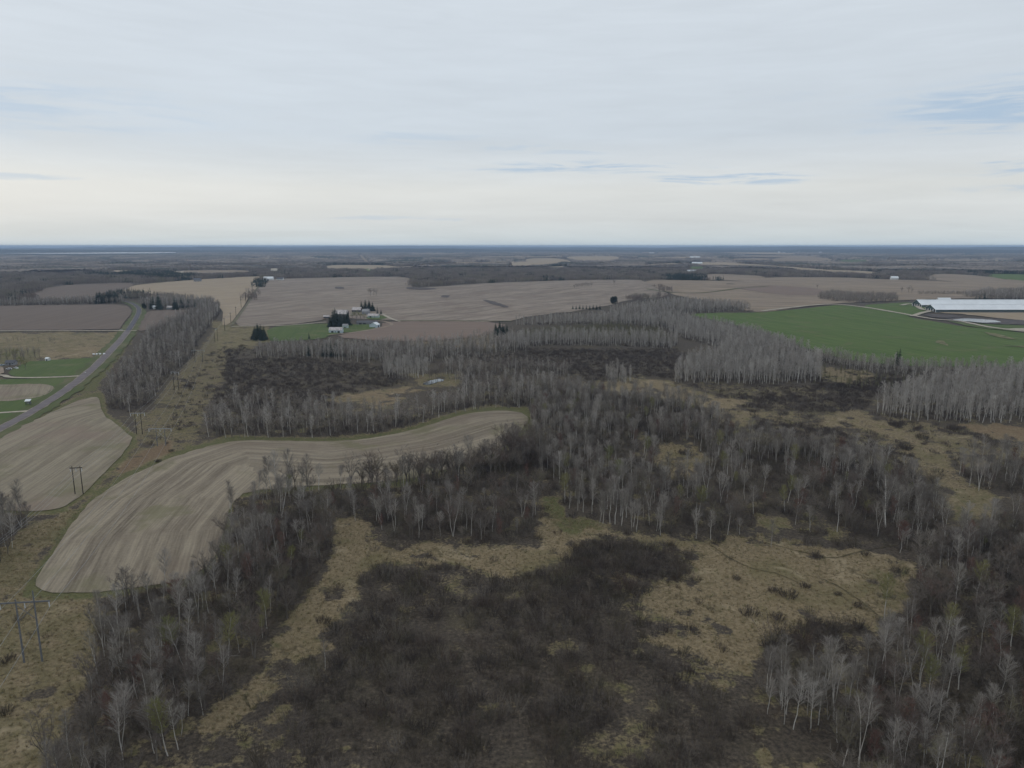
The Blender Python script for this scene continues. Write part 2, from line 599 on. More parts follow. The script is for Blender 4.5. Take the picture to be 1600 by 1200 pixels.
M['shoulder'] = simple('dull_gravel', (0.235, 0.20, 0.165), .95, .2, .3, False)
M['gravel'] = simple('pale_gravel', (0.40, 0.35, 0.28), 0.95, 0.2, 0.3, False)
M['asphalt_old'] = simple('worn_asphalt', (0.165, 0.142, 0.145), 0.9, 0.12, 0.15, False)
M['asphalt'] = simple('dark_asphalt', (0.10, 0.095, 0.11), 0.9, 0.12, 0.15, False)
M['dirt'] = simple('bare_dirt', (0.27, 0.21, 0.16), 0.95, 0.2, 0.1, False)
M['wet_soil'] = simple('wet_dark_soil', (0.085, 0.07, 0.065), 0.8, 0.25, 0.1, False)
M['hill'] = simple('distant_wooded_hill', (0.040, 0.042, 0.040), 1.0, 0.35, 0.0012, False)


# ------------------------------------------------------------------ ground: land cover painted on one sheet
# every patch: outline in photograph pixels unprojected to the ground, (grass, green, russet)
MEADOW = [
    # power line right of way and left edge
    ([(-500, 1500), (-500, 900), (-60, 905), (40, 830), (110, 795), (125, 800), (60, 880), (40, 930), (150, 935), (155, 960), (145, 1040), (118, 1120), (70, 1210), (30, 1500)], 1, .47, .35),
    ([(130, 775), (215, 690), (205, 640), (240, 635), (262, 600), (285, 575), (310, 545), (345, 505), (405, 510), (400, 545), (360, 560), (350, 600), (318, 640), (316, 690), (265, 712), (180, 748)], .62, .5, .35),
    ([(180, 735), (225, 705), (265, 690), (270, 712), (200, 745)], 1, .1, .9),
    # foreground meadow tongue
    ([(530, 812), (565, 818), (600, 850), (720, 858), (840, 860), (880, 880), (800, 905), (700, 880), (590, 885), (560, 920), (545, 965), (500, 990), (520, 1010), (460, 1045), (415, 1085), (405, 1110), (345, 1145), (290, 1205), (240, 1215), (330, 1130), (385, 1058), (440, 985), (500, 900), (515, 850)], 1, .15, 0),
    ([(380, 1150), (420, 1108), (480, 1110), (470, 1145), (420, 1170)], .8, .2, .1),
    ([(225, 1230), (300, 1130), (360, 1075), (420, 1085), (400, 1115), (350, 1150), (310, 1200), (270, 1320), (200, 1320)], 1, .1, 0),
    # right meadow
    ([(835, 785), (880, 800), (960, 832), (1080, 850), (1200, 832), (1300, 858), (1430, 880), (1415, 930), (1375, 985), (1300, 1000), (1200, 1005), (1170, 1050), (1110, 1050), (1050, 1020), (1000, 1000), (960, 930), (900, 880), (840, 850)], 1, .2, 0),
    ([(1050, 1060), (1090, 1035), (1150, 1070), (1140, 1090), (1090, 1080)], .8, .3, 0),
    ([(1345, 900), (1420, 890), (1410, 940), (1370, 950)], 1, .5, 0),
    ([(845, 785), (870, 770), (885, 800), (940, 820), (900, 830), (860, 815)], .9, .8, 0),
    ([(1170, 1150), (1210, 1150), (1290, 1190), (1260, 1230), (1160, 1220)], .85, .35, 0),
    # openings in the birch wood
    ([(1028, 692), (1080, 690), (1108, 718), (1095, 748), (1040, 748), (1022, 715)], 1, .35, .15),
    ([(1182, 802), (1235, 818), (1262, 850), (1205, 846), (1170, 830)], .85, .55, .1),
    ([(1290, 818), (1330, 832), (1318, 850), (1285, 842)], .8, .6, .1),
    ([(1005, 668), (1020, 700), (1010, 712), (990, 690)], .6, .3, .3),
    # upper right marsh meadows
    ([(1100, 640), (1180, 640), (1290, 650), (1340, 640), (1370, 655), (1440, 660), (1480, 690), (1500, 745), (1550, 775), (1555, 800), (1490, 800), (1440, 745), (1380, 720), (1290, 695), (1160, 685), (1125, 660)], .72, .25, .15),
    ([(1480, 760), (1545, 765), (1560, 800), (1500, 805)], 1, .5, 0),
    ([(1000, 590), (1060, 600), (1120, 615), (1190, 625), (1130, 640), (1050, 625), (930, 605), (920, 598)], .85, .3, 0),
    ([(1270, 570), (1350, 578), (1370, 590), (1330, 600), (1280, 590)], .8, .3, .1),
    ([(1480, 662), (1700, 658), (1700, 690), (1560, 690)], .9, .1, .6),
    ([(1380, 655), (1480, 664), (1560, 690), (1700, 692), (1700, 722), (1560, 722), (1500, 735), (1470, 700)], .62, .4, .3),
    ([(1040, 602), (1290, 604), (1290, 616), (1190, 628), (1120, 618)], .5, .4, .1),
    # russet marsh left of centre
    ([(510, 625), (560, 612), (640, 602), (660, 610), (600, 640), (560, 632)], .9, .1, .45),
    ([(350, 545), (480, 550), (600, 565), (650, 598), (560, 612), (480, 600), (360, 590)], .25, .3, .1),
    ([(640, 585), (720, 583), (725, 600), (660, 608)], .8, .5, .0),
    ([(640, 520), (780, 515), (775, 545), (640, 540)], .7, .2, .5),
    # left meadows between lane and lawns
    ([(-400, 519), (200, 519), (172, 556), (60, 562), (-400, 570)], .9, .45, .1),
    ([(70, 548), (165, 540), (180, 530), (168, 556), (80, 560)], 1, .05, .1),
    ([(-400, 545), (60, 545), (60, 570), (-400, 580)], .8, .6, 0),
    ([(-400, 560), (-400, 720), (150, 610), (215, 520), (215, 478), (190, 520), (130, 590), (20, 595)], 1, 1, 0),
    ([(330, 502), (420, 508), (425, 535), (340, 545)], .9, .5, .0),
]
BRUSH = [  # patches that stay dark inside the meadows
    [(600, 890), (700, 885), (790, 905), (880, 885), (895, 850), (1000, 842), (1085, 862), (1075, 900), (1000, 935), (1040, 985), (1005, 1010), (1090, 1055), (1135, 1085), (1190, 1130), (1180, 1220), (350, 1220), (385, 1160), (440, 1110), (440, 1085), (470, 1050), (530, 1015), (510, 990), (555, 965), (570, 920)],
    [(1190, 1000), (1260, 962), (1330, 972), (1385, 1005), (1330, 1055), (1250, 1060), (1200, 1045)],
    [(1180, 655), (1240, 660), (1310, 672), (1380, 690), (1400, 715), (1330, 710), (1240, 690), (1180, 672)],
]


F_MAIN = [(356, 688), (470, 690), (535, 690), (600, 683), (660, 668), (720, 648), (775, 641), (822, 645), (826, 662), (800, 690), (770, 712), (640, 752), (480, 760), (360, 770), (350, 850), (305, 905), (200, 920), (150, 927), (46, 926), (80, 868), (132, 792), (185, 752), (265, 716)]
F_LEFT = [(-300, 790), (-120, 730), (0, 680), (60, 655), (120, 626), (156, 618), (162, 650), (195, 672), (210, 690), (170, 735), (135, 768), (98, 795), (50, 800), (-40, 795), (-200, 860)]
MEADOW += [(F_MAIN, 1, .8, .1, 8), (F_LEFT, 1, .75, .1, 7)]


def build_ground():
    azs = np.concatenate([np.linspace(-180, -50, 40), np.arange(-49.8, 50, 0.17), np.linspace(50, 179.99, 40)])
    az = np.radians(azs)
    ys = np.concatenate([[2600, 1900, 1600, 1450, 1350], np.arange(1300, 700, -3.0), np.arange(700, 400, -1.6), np.arange(400, 388, -0.8)])
    dep = np.arctan((ys - 600) / FPX) + PITCH
    rr = np.concatenate([[6.0], CAM_H / np.tan(dep), [45000.0]])
    rr = np.unique(np.clip(rr, 1, 45000))
    A, RR = np.meshgrid(az, rr)
    X = np.sin(A) * RR; Y = np.cos(A) * RR
    Z = H(X, Y)
    nr, na = X.shape
    v = np.stack([X.ravel(), Y.ravel(), Z.ravel()], -1)
    i = np.arange(nr - 1)[:, None] * na; j = np.arange(na)[None, :]
    j2 = (j + 1) % na
    f = np.stack([(i + j).ravel(), (i + na + j).ravel(), (i + na + j2).ravel(), (i + j2).ravel()], -1)[:, ::-1]
    # middle cap
    g, gr, ru = cover(v[:, 0], v[:, 1], v[:, 2])
    me = mesh_from('ground', v, f, attrs={'grass': g, 'green': gr, 'russet': ru}, smooth_=True)
    link('ground', me, M['ground'], kind='structure')


build_ground()

# ------------------------------------------------------------------ fields, lawns, roads: thin sheets lying on the ground
EXCL = []          # pixel outlines where no tree or shrub may stand


def densify(poly, step):
    out = []
    for i in range(len(poly)):
        a = poly[i]; b = poly[(i + 1) % len(poly)]
        n = max(1, int(math.hypot(b[0] - a[0], b[1] - a[1]) / step))
        for k in range(n):
            out.append((a[0] + (b[0] - a[0]) * k / n, a[1] + (b[1] - a[1]) * k / n))
    return out


def rounded(poly, it=1):
    for _ in range(it):
        o = []
        for i in range(len(poly)):
            a = poly[i]; b = poly[(i + 1) % len(poly)]
            o.append((a[0] * .78 + b[0] * .22, a[1] * .78 + b[1] * .22))
            o.append((a[0] * .22 + b[0] * .78, a[1] * .22 + b[1] * .78))
        poly = o
    return poly


def lift(x, y, level):
    r = np.hypot(x, y)
    return (0.05 + 0.04 * level) * (1 + (r / 420.0) ** 1.35)


def sheet(name, poly, mat, level=1, ang=0.0, guide=None, rough_edge=2.2, dx=7, dy=3, drop=0.0, excl=True, kind='structure', round_=1):
    """poly: photograph pixels. drop: the near edge lies behind trees of this height (m), so it runs on towards the camera"""
    if drop:
        ymid = sum(p[1] for p in poly) / len(poly)
        poly = [(p[0], p[1] + (drop * FPX / math.hypot(*flat(p[0], p[1])) if p[1] > ymid else 0)) for p in poly]
    if excl: EXCL.append(poly)
    poly = rounded(poly, round_)
    b = densify(poly, 9)
    ymin = min(p[1] for p in b); ymax = max(p[1] for p in b)
    if rough_edge:
        k = rough_edge
        b = [(p[0] + k * random.uniform(-1, 1), p[1] + 0.25 * k * random.uniform(-1, 1) * min(1, max(0.15, (p[1] - 400) / 150))) for p in b]
    if ymax - ymin < 25: dy = max(1.0, (ymax - ymin) / 6)
    xs = np.arange(min(p[0] for p in b), max(p[0] for p in b), dx); yy = np.arange(ymin, ymax, dy)
    gx, gy = np.meshgrid(xs, yy)
    gx = gx.ravel(); gy = gy.ravel()
    m = sdist(gx, gy, b) > min(1.2, dy * .5)
    pts = [Vector(p) for p in b] + [Vector((a, c)) for a, c in zip(gx[m], gy[m])]
    nb = len(b)
    vs, es, fs, *_ = geometry.delaunay_2d_cdt(pts, [(i, (i + 1) % nb) for i in range(nb)], [], 1, 1e-4)
    P = np.array([(p[0], p[1]) for p in vs])
    x, y, z = at(P[:, 0], P[:, 1])
    z = H(x, y) + lift(x, y, level)
    if guide is not None:
        u, v = guide_uv(x, y, guide)
    else:
        c, s = math.cos(ang), math.sin(ang)
        u = x * c + y * s; v = -x * s + y * c
    F_ = np.array([f for f in fs if len(f) == 3])
    V_ = np.stack([x, y, z], -1)
    nrm = np.cross(V_[F_[:, 1]] - V_[F_[:, 0]], V_[F_[:, 2]] - V_[F_[:, 0]])[:, 2]
    F_[nrm < 0] = F_[nrm < 0][:, ::-1]
    me = mesh_from(name, V_, F_, uvs=np.stack([u, v], -1), smooth_=True)
    return link(name, me, mat, kind=kind)


def guide_uv(x, y, guide):
    """distance across / along a guide line given in photograph pixels"""
    g = np.array([at1(*p)[:2] for p in guide])
    best = np.full(x.shape, 1e18); U = np.zeros(x.shape); Vv = np.zeros(x.shape)
    acc = 0.0
    for i in range(len(g) - 1):
        e = g[i + 1] - g[i]; ln = np.hypot(*e); e = e / ln
        rx = x - g[i, 0]; ry = y - g[i, 1]
        t = rx * e[0] + ry * e[1]
        lo = -1e9 if i == 0 else 0; hi = 1e9 if i == len(g) - 2 else ln
        tc = np.clip(t, lo, hi)
        d2 = (rx - tc * e[0]) ** 2 + (ry - tc * e[1]) ** 2
        side = np.sign(rx * e[1] - ry * e[0])
        m = d2 < best
        best = np.where(m, d2, best)
        U = np.where(m, np.sqrt(d2) * side, U); Vv = np.where(m, acc + tc, Vv)
        acc += ln
    return U, Vv


def spline(pts, n=8):
    P = [pts[0]] + list(pts) + [pts[-1]]
    out = []
    for i in range(1, len(P) - 2):
        p0, p1, p2, p3 = (np.array(P[k], float) for k in (i - 1, i, i + 1, i + 2))
        for k in range(n):
            t = k / n
            out.append(0.5 * (2 * p1 + (p2 - p0) * t + (2 * p0 - 5 * p1 + 4 * p2 - p3) * t * t + (3 * p1 - p0 - 3 * p2 + p3) * t ** 3))
    out.append(np.array(P[-2], float))
    return np.array(out)


def strip(name, pts, width, mat, level=3, kind='structure', excl=True, edge_noise=0.0, n=8):
    s = spline(pts, n)
    x, y, z = at(s[:, 0], s[:, 1])
    tx = np.gradient(x); ty = np.gradient(y); ln = np.hypot(tx, ty) + 1e-9
    nx, ny = -ty / ln, tx / ln
    w = width if hasattr(width, '__len__') else np.full(len(x), width)
    cols = np.array([-.5, -.25, 0, .25, .5])
    X = x[:, None] + nx[:, None] * cols * w[:, None]; Y = y[:, None] + ny[:, None] * cols * w[:, None]
    if edge_noise:
        k = rng.uniform(-edge_noise, edge_noise, X.shape) * (np.abs(cols) > .4)
        X += nx[:, None] * k; Y += ny[:, None] * k
    Z = H(X, Y) + lift(X, Y, level)
    nr, nc = X.shape
    i = np.arange(nr - 1)[:, None] * nc; j = np.arange(nc - 1)[None, :]
    f = np.stack([(i + j).ravel(), (i + j + 1).ravel(), (i + nc + j + 1).ravel(), (i + nc + j).ravel()], -1)
    V_ = np.stack([X.ravel(), Y.ravel(), Z.ravel()], -1)
    if np.cross(V_[f[0, 1]] - V_[f[0, 0]], V_[f[0, 2]] - V_[f[0, 0]])[2] < 0: f = f[:, ::-1]
    d = np.cumsum(ln)
    me = mesh_from(name, V_, f, uvs=np.stack([np.broadcast_to(cols * np.max(w), X.shape).ravel(), np.repeat(d, nc)], -1), smooth_=True)
    if excl:
        qx, qy = proj(X, Y, Z)
        EXCL.append([(a, b) for a, b in zip(qx[:, 0], qy[:, 0])] + [(a, b) for a, b in zip(qx[::-1, -1], qy[::-1, -1])])
    return link(name, me, mat, kind=kind)


# near fields
G_MAIN = [(95, 930), (150, 840), (215, 780), (300, 722), (380, 696), (520, 704), (650, 686), (760, 655), (840, 650)]
sheet('field', F_MAIN, M['stubble'], 2, guide=G_MAIN, round_=2)
sheet('field', F_LEFT, M['stubble_fade'], 2,
      guide=[(-60, 745), (40, 690), (110, 655), (200, 630)], round_=2)
sheet('field', [(-120, 608), (-20, 603), (40, 600.5), (72, 601), (90, 606.5), (72, 618), (35, 626), (-30, 630), (-120, 634)], M['stubble_fade'], 3, ang=0.5, round_=2)
# fields left of the road
sheet('field', [(-300, 482), (120, 477), (197, 476.5), (206, 488), (192, 508), (186, 516.5), (-300, 516.5)], M['brown_field'], 2, ang=0.1)
sheet('field', [(225, 487), (285, 484), (300, 488), (262, 505), (222, 519), (213, 514), (222, 500)], M['brown_field'], 2, ang=0.4)
sheet('field', [(40, 460), (85, 447), (160, 443.5), (215, 442), (190, 455), (155, 464), (60, 468)], M['brown_field'], 2, ang=0.2, drop=6)
sheet('field', [(186, 460), (200, 448), (240, 443), (300, 438), (405, 432), (411, 434), (397, 455), (375, 484), (358, 508), (345, 508), (348, 482), (330, 470), (260, 466)], M['tan_field'], 2, ang=-0.62)
sheet('field', [(413, 437), (470, 435.5), (560, 433.3), (636, 433), (648, 440), (640, 449), (660, 450), (705, 447), (760, 443), (830, 440.5), (905, 438), (1000, 437.5), (1010, 442), (1030, 452), (1050, 463), (990, 468), (950, 478), (890, 488), (830, 494), (790, 504), (640, 502), (600, 500), (520, 497), (470, 506), (420, 510), (362, 510), (385, 478)], M['grey_field'], 2, ang=-0.62)
sheet('field', [(598, 504), (660, 502), (790, 504), (782, 520), (700, 532), (600, 534), (520, 527), (560, 518), (595, 512)], M['rust_field'], 3, ang=1.35)
sheet('field', [(1000, 437.5), (1100, 439), (1180, 440), (1200, 433.5), (1310, 434), (1392, 437.5), (1480, 440), (1600, 446), (1750, 452), (1750, 466), (1600, 466), (1500, 467), (1425, 469), (1330, 473), (1275, 477), (1190, 489), (1165, 486), (1130, 474), (1060, 464), (1035, 453)], M['mix_field'], 2, ang=0.95)
sheet('field', [(1140, 450), (1200, 446), (1290, 452), (1285, 462), (1220, 462)], M['rust_field'], 3, ang=0.95, excl=False)
sheet('field', [(1068, 492), (1120, 489), (1190, 489.5), (1280, 480), (1305, 477), (1345, 479), (1400, 489), (1440, 500), (1520, 513), (1600, 521), (1800, 540), (1800, 580), (1600, 575), (1500, 573), (1420, 572), (1340, 566), (1270, 549), (1190, 520), (1130, 503)], M['crop'], 2, ang=0.25, round_=2)
sheet('field', [(1340, 478), (1400, 474), (1425, 473), (1470, 484), (1440, 492), (1425, 496), (1380, 487)], M['crop'], 2, ang=0.2)
sheet('lawn', [(417, 513), (460, 508), (505, 506), (560, 508), (593, 506), (580, 516), (515, 523), (505, 530), (440, 534), (418, 532)], M['lawn'], 3, ang=0.2)
sheet('lawn', [(575, 494), (598, 493), (606, 498), (590, 500), (572, 499)], M['lawn'], 3, ang=0.2)
sheet('lawn', [(12, 583), (40, 566), (75, 563.5), (120, 561), (166, 557.5), (150, 574), (130, 587), (60, 590), (22, 589)], M['lawn'], 2, ang=0.3)
sheet('lawn', [(-200, 598), (40, 593), (140, 588), (118, 602), (60, 636), (0, 668), (-200, 745)], M['lawn'], 2, ang=0.3)
sheet('lawn', [(1470, 500), (1520, 507), (1700, 512), (1700, 520), (1600, 520), (1520, 512)], M['lawn'], 3, ang=0.3, excl=False)
# far strips of farmland among the woods
for (pl, mt, dr) in (
        ([(505, 415.5), (520, 414.6), (600, 415), (624, 416), (720, 411.5), (800, 409), (805, 412), (760, 413), (700, 415), (640, 418), (600, 420), (508, 420.5)], 'tan_field', 7.2),
        ([(800, 410), (850, 409), (880, 409), (870, 413), (830, 417), (795, 417)], 'tan_field', 6.0),
        ([(823, 404.5), (870, 404), (893, 408), (895, 410.5), (860, 410), (820, 409)], 'tan_field', 4.8),
        ([(880, 402), (930, 401), (965, 401.2), (968, 405), (950, 408), (900, 407)], 'tan_field', 4.8),
        ([(857, 417), (884, 416.5), (884, 418.5), (857, 419)], 'tan_field', 6.0),
        ([(1010, 413.5), (1060, 411.8), (1066, 414), (1010, 415)], 'tan_field', 6.0),
        ([(1070, 413.5), (1105, 409.5), (1200, 415), (1290, 420), (1360, 422.5), (1382, 425.5), (1360, 428.5), (1270, 424), (1200, 418.5), (1100, 417)], 'tan_field', 7.2),
        ([(1075, 417.5), (1100, 417), (1102, 422), (1075, 423)], 'crop', 3.6),
        ([(1100, 430), (1120, 428.5), (1200, 432), (1185, 438.5), (1130, 437), (1100, 436)], 'mix_field', 3.6),
        ([(1110, 393), (1160, 393), (1230, 395.5), (1250, 398.5), (1170, 397.5), (1115, 395)], 'tan_field', 4.8),
        ([(1205, 405), (1240, 402.5), (1290, 403), (1302, 407), (1270, 409.5), (1210, 410)], 'mix_field', 6.0),
        ([(1358, 394.6), (1400, 394), (1488, 394.2), (1488, 396.2), (1400, 396.4), (1360, 395.6)], 'tan_field', 4.8),
        ([(1508, 395), (1600, 395.5), (1750, 396.5), (1750, 398), (1600, 397.6), (1510, 397)], 'tan_field', 4.8),
        ([(1455, 429.5), (1480, 428.5), (1530, 431.5), (1600, 440), (1750, 450), (1750, 456), (1600, 447), (1480, 440), (1440, 437)], 'mix_field', 0.0),
        ([(1525, 428.5), (1600, 429.5), (1750, 431), (1750, 447), (1600, 441), (1560, 436)], 'crop', 0.0),
        ([(407, 391.2), (455, 390.8), (456, 392.8), (407, 393)], 'tan_field', 4.8),
        ([(270, 423.5), (390, 422.5), (395, 427), (330, 429), (280, 428)], 'mix_field', 5.4),
        ([(418, 420.5), (437, 419.5), (440, 424), (420, 425)], 'gravel', 5.4),
        ([(268, 425), (286, 424), (290, 427.5), (272, 428)], 'gravel', 4.2),
        ([(565, 421), (582, 420), (584, 425), (570, 426)], 'crop', 4.8),
        ([(1320, 408), (1350, 407), (1352, 410), (1325, 412)], 'lawn', 4.8),
        ([(170, 423), (235, 422.7), (235, 423.8), (170, 424.4)], 'tan_field', 5.4),
        ([(640, 397.0), (700, 396.6), (735, 397.4), (690, 398.2), (645, 398.2)], 'mix_field', 3),
        ([(950, 392.2), (980, 391.9), (983, 393), (952, 393.2)], 'tan_field', 3),
        ([(480, 389.9), (520, 389.6), (522, 390.6), (484, 390.8)], 'tan_field', 3),
        ([(820, 392.3), (830, 392), (832, 393), (820, 393.2)], 'tan_field', 3),
        ([(95, 408.5), (130, 408), (128, 409.5), (98, 410)], 'mix_field', 3),
        ([(560, 399.5), (575, 414.5), (581, 414.5), (566, 399.5)], 'mix_field', 0),
        ([(1000, 394.5), (1022, 394), (1026, 396.5), (1004, 396.5)], 'mix_field', 3),
        ([(1140, 405), (1200, 404), (1205, 406.4), (1150, 407)], 'mix_field', 4),
        ([(1310, 407), (1352, 406.4), (1356, 409.5), (1316, 411)], 'lawn', 4),
        ([(1050, 402.5), (1088, 401.8), (1092, 403.6), (1056, 404)], 'tan_field', 4),
        ([(1280, 403.5), (1180, 402), (1150, 400), (1260, 400)], 'mix_field', 3.6)):
    sheet('field', pl, M[mt], 2, ang=0.9, drop=dr, rough_edge=1.0, dx=8)

def far_field(az_deg, dist, lx, ly, yaw, mt):
    c, q = math.cos(yaw), math.sin(yaw)
    cx, cy = math.sin(R(az_deg)) * dist, math.cos(R(az_deg)) * dist
    pts = [(cx + c * a * lx - q * b * ly, cy + q * a * lx + c * b * ly) for a, b in ((-.5, -.5), (.5, -.5), (.5, .5), (-.5, .5))]
    px, py = proj(np.array([p[0] for p in pts]), np.array([p[1] for p in pts]), np.zeros(4))
    sheet('field', list(zip(px.tolist(), py.tolist())), M[mt], 2, ang=yaw, rough_edge=.8, dx=8)


for q in ((-31, 3300, 300, 160, .3, 'mix_field'), (-27, 5200, 420, 260, .1, 'tan_field'), (-22, 4300, 380, 150, -.2, 'mix_field'), (-17, 6400, 700, 350, .2, 'tan_field'), (-9, 5600, 500, 280, .1, 'mix_field'),
          (-4, 4700, 420, 200, -.1, 'tan_field'), (1, 6900, 800, 420, .1, 'tan_field'), (7, 5800, 600, 260, .2, 'mix_field'), (13, 6600, 700, 420, -.15, 'tan_field'), (17, 4900, 420, 260, .1, 'mix_field'),
          (24, 5600, 650, 260, .1, 'tan_field'), (28, 4200, 420, 180, .2, 'mix_field'), (31, 6200, 900, 380, .05, 'tan_field'), (34, 3600, 260, 140, .1, 'mix_field'), (-34, 6500, 500, 300, 0, 'mix_field'), (20, 7600, 900, 500, 0, 'mix_field')):
    far_field(*q)

# roads, lanes and farm yards
ROAD = [(-60, 702), (0, 671), (50, 644), (100, 612), (140, 581), (165, 557), (185, 536), (200, 518), (210, 503), (217, 489), (216, 482), (208, 476), (196, 472)]
strip('grass_verge', ROAD, 21, M['verge'], 3, edge_noise=2)
strip('road_shoulder', ROAD, 8.2, M['shoulder'], 4, edge_noise=.5)
strip('road', ROAD[:8], 6.4, M['asphalt_old'], 5)
strip('road', ROAD[7:], 6.4, M['asphalt'], 6)
M['track'] = simple('trodden_wet_grass', (0.095, 0.078, 0.043), .95, .3, .3, False)
for tr_ in ([(1085, 842), (1110, 852), (1140, 872), (1175, 888), (1215, 897), (1250, 912)], [(1285, 905), (1312, 918), (1345, 940), (1372, 962)], [(1195, 848), (1250, 862), (1300, 872), (1345, 862), (1400, 852)],
            [(382, 1085), (392, 1108), (402, 1100)]):
    strip('animal_track', tr_, .45, M['track'], 1, excl=False, edge_noise=.35)
strip('lane', [(-200, 519), (0, 518.3), (120, 518), (214, 517.6)], 6, M['gravel'], 5)
strip('driveway', [(-60, 588), (0, 587), (14, 590), (40, 591), (90, 590), (138, 587.5)], 4.5, M['gravel'], 4)
strip('driveway', [(-60, 650), (0, 646), (30, 644), (52, 643)], 4.0, M['gravel'], 4)
sheet('farm_yard', [(-40, 570), (6, 572), (8, 586), (-40, 590)], M['dirt'], 4, ang=0)
strip('farm_track', [(512, 524), (545, 521), (590, 514), (612, 508), (600, 503), (585, 502)], 5, M['dirt'], 4)
strip('farm_track', [(625, 503), (612, 499), (600, 493), (593, 491)], 5, M['gravel'], 4)
strip('farm_track', [(362, 511), (440, 509.5), (510, 504)], 4, M['gravel'], 4)
strip('farm_track', [(620, 502), (700, 502), (800, 502.5)], 5, M['verge'], 4)
strip('farm_track', [(1190, 487), (1250, 480), (1300, 476.5), (1350, 481), (1410, 491), (1455, 499), (1500, 503), (1545, 512), (1600, 518), (1700, 526)], 9, M['gravel'], 5, edge_noise=1.2)
strip('farm_track', [(1408, 478), (1425, 476), (1440, 484), (1452, 487), (1440, 490), (1425, 495)], 8, M['gravel'], 5)
sheet('farm_yard', [(1448, 484), (1475, 487), (1700, 488), (1700, 505), (1600, 502), (1560, 498), (1500, 491), (1470, 490)], M['tan_field'], 3, ang=0, excl=False)
sheet('farm_yard', [(1440, 491), (1490, 493), (1510, 497), (1460, 498)], M['wet_soil'], 4, ang=0)
sheet('pond_bank', [(1470, 499.5), (1500, 497), (1580, 500), (1640, 504), (1620, 508), (1560, 508)], M['wet_soil'], 4, ang=0)
sheet('farm_yard', [(1555, 514), (1600, 514), (1700, 517), (1700, 521), (1600, 520)], M['gravel'], 4, ang=0)
for q in ([(1462, 532), (1475, 534), (1485, 541), (1478, 542), (1464, 537)], [(1530, 519), (1560, 524), (1590, 532), (1570, 531)], [(1560, 541), (1600, 541), (1620, 544), (1580, 543)]):
    sheet('bare_patch', q, M['thin_crop'], 5, ang=0, excl=False, rough_edge=3)
# wet hollows in the grey field
for q in ([(752, 468), (775, 473), (800, 481), (785, 481), (764, 475)], [(690, 462), (705, 463), (700, 466), (686, 465)], [(520, 449), (535, 449), (540, 452), (525, 452)],
          [(640, 449), (690, 452), (660, 454), (630, 452)]):
    sheet('wet_hollow', q, M['wet_soil'], 4, ang=0, excl=False)
strip('grass_strip', [(1010, 452), (1050, 458), (1100, 458), (1150, 452), (1200, 448)], 8, M['verge'], 4, excl=False)
strip('grass_strip', [(362, 509), (385, 478), (400, 455), (413, 436)], 4, M['field_edge'], 4, excl=False)

# water
t = NT('still_water', 0.06); t.b.inputs['Specular IOR Level'].default_value = 0.5
t.col((0.03, 0.035, 0.035)); t.bump(t.noise(0.6, 2, 0.5, t.pos()), 0.05, 0.05)
M['water'] = t.m
t = NT('lake_water', 0.12); t.b.inputs['Specular IOR Level'].default_value = 0.5
t.col((0.10, 0.12, 0.13)); M['lake'] = t.m
sheet('pond', [(1482, 501), (1510, 499.2), (1545, 500.5), (1570, 505), (1545, 506), (1510, 504)], M['water'], 6, ang=0, round_=2)
sheet('pond', [(660, 601), (669, 596), (680, 593), (692, 592.5), (693, 596), (680, 599), (668, 603)], M['water'], 2, ang=0, round_=2)
sheet('lake', [(-300, 394.2), (0, 394.4), (120, 395), (275, 395), (275, 396.4), (100, 397.4), (0, 397), (-300, 396)], M['lake'], 3, ang=0, drop=8, rough_edge=.5)


# ------------------------------------------------------------------ hills on the horizon, far wood
def build_hills():
    az = np.radians(np.arange(-48, 48.01, 0.12))
    for (r0, r1, hmax, seed, nm) in ((11000, 16500, 62, 1, 'hills'), (17000, 26000, 88, 2, 'hills'), (27000, 36000, 104, 5, 'hills')):
        rr = np.linspace(r0, r1, 9)
        A, RR = np.meshgrid(az, rr)
        s = (RR - r0) / (r1 - r0)
        prof = np.sin(s * math.pi) ** 1.2
        n = 0
        for k, (fr, am) in enumerate(((9, .45), (23, .25), (51, .14), (131, .07))):
            n = n + am * np.sin(A * fr + seed * 2.1 + k * 1.7 + 1.3 * np.sin(A * fr * .37 + seed))
        hgt = hmax * prof * np.clip(0.62 + 0.42 * n, 0.1, 1.05)
        hgt = hgt + rng.uniform(0, 7, hgt.shape) * (prof > 0.05) - 4 * (prof <= .05)
        X = np.sin(A) * RR; Y = np.cos(A) * RR
        nr, na = X.shape
        i = np.arange(nr - 1)[:, None] * na; j = np.arange(na - 1)[None, :]
        f = np.stack([(i + j).ravel(), (i + j + 1).ravel(), (i + na + j + 1).ravel(), (i + na + j).ravel()], -1)
        me = mesh_from(nm, np.stack([X.ravel(), Y.ravel(), hgt.ravel()], -1), f)
        link(nm, me, M['hill'], kind='structure')


build_hills()

t = NT('far_canopy', 1.0)
p = t.pos()
c = t.mix(t.rng(t.noise(0.004, 6, 0.7, p, .5), 0.40, 0.62), (0.062, 0.050, 0.043), (0.26, 0.215, 0.178))
c = t.mix(t.rng(t.noise(0.0020, 5, 0.65, p, 0.6), 0.53, 0.60, 0, .95), c, (0.020, 0.032, 0.018))
c = t.mix(t.rng(t.noise(0.0031, 4, 0.6, p, 0.2), 0.60, 0.75, 0, .4), c, (0.17, 0.155, 0.11))
t.col(c); M['canopy'] = t.m


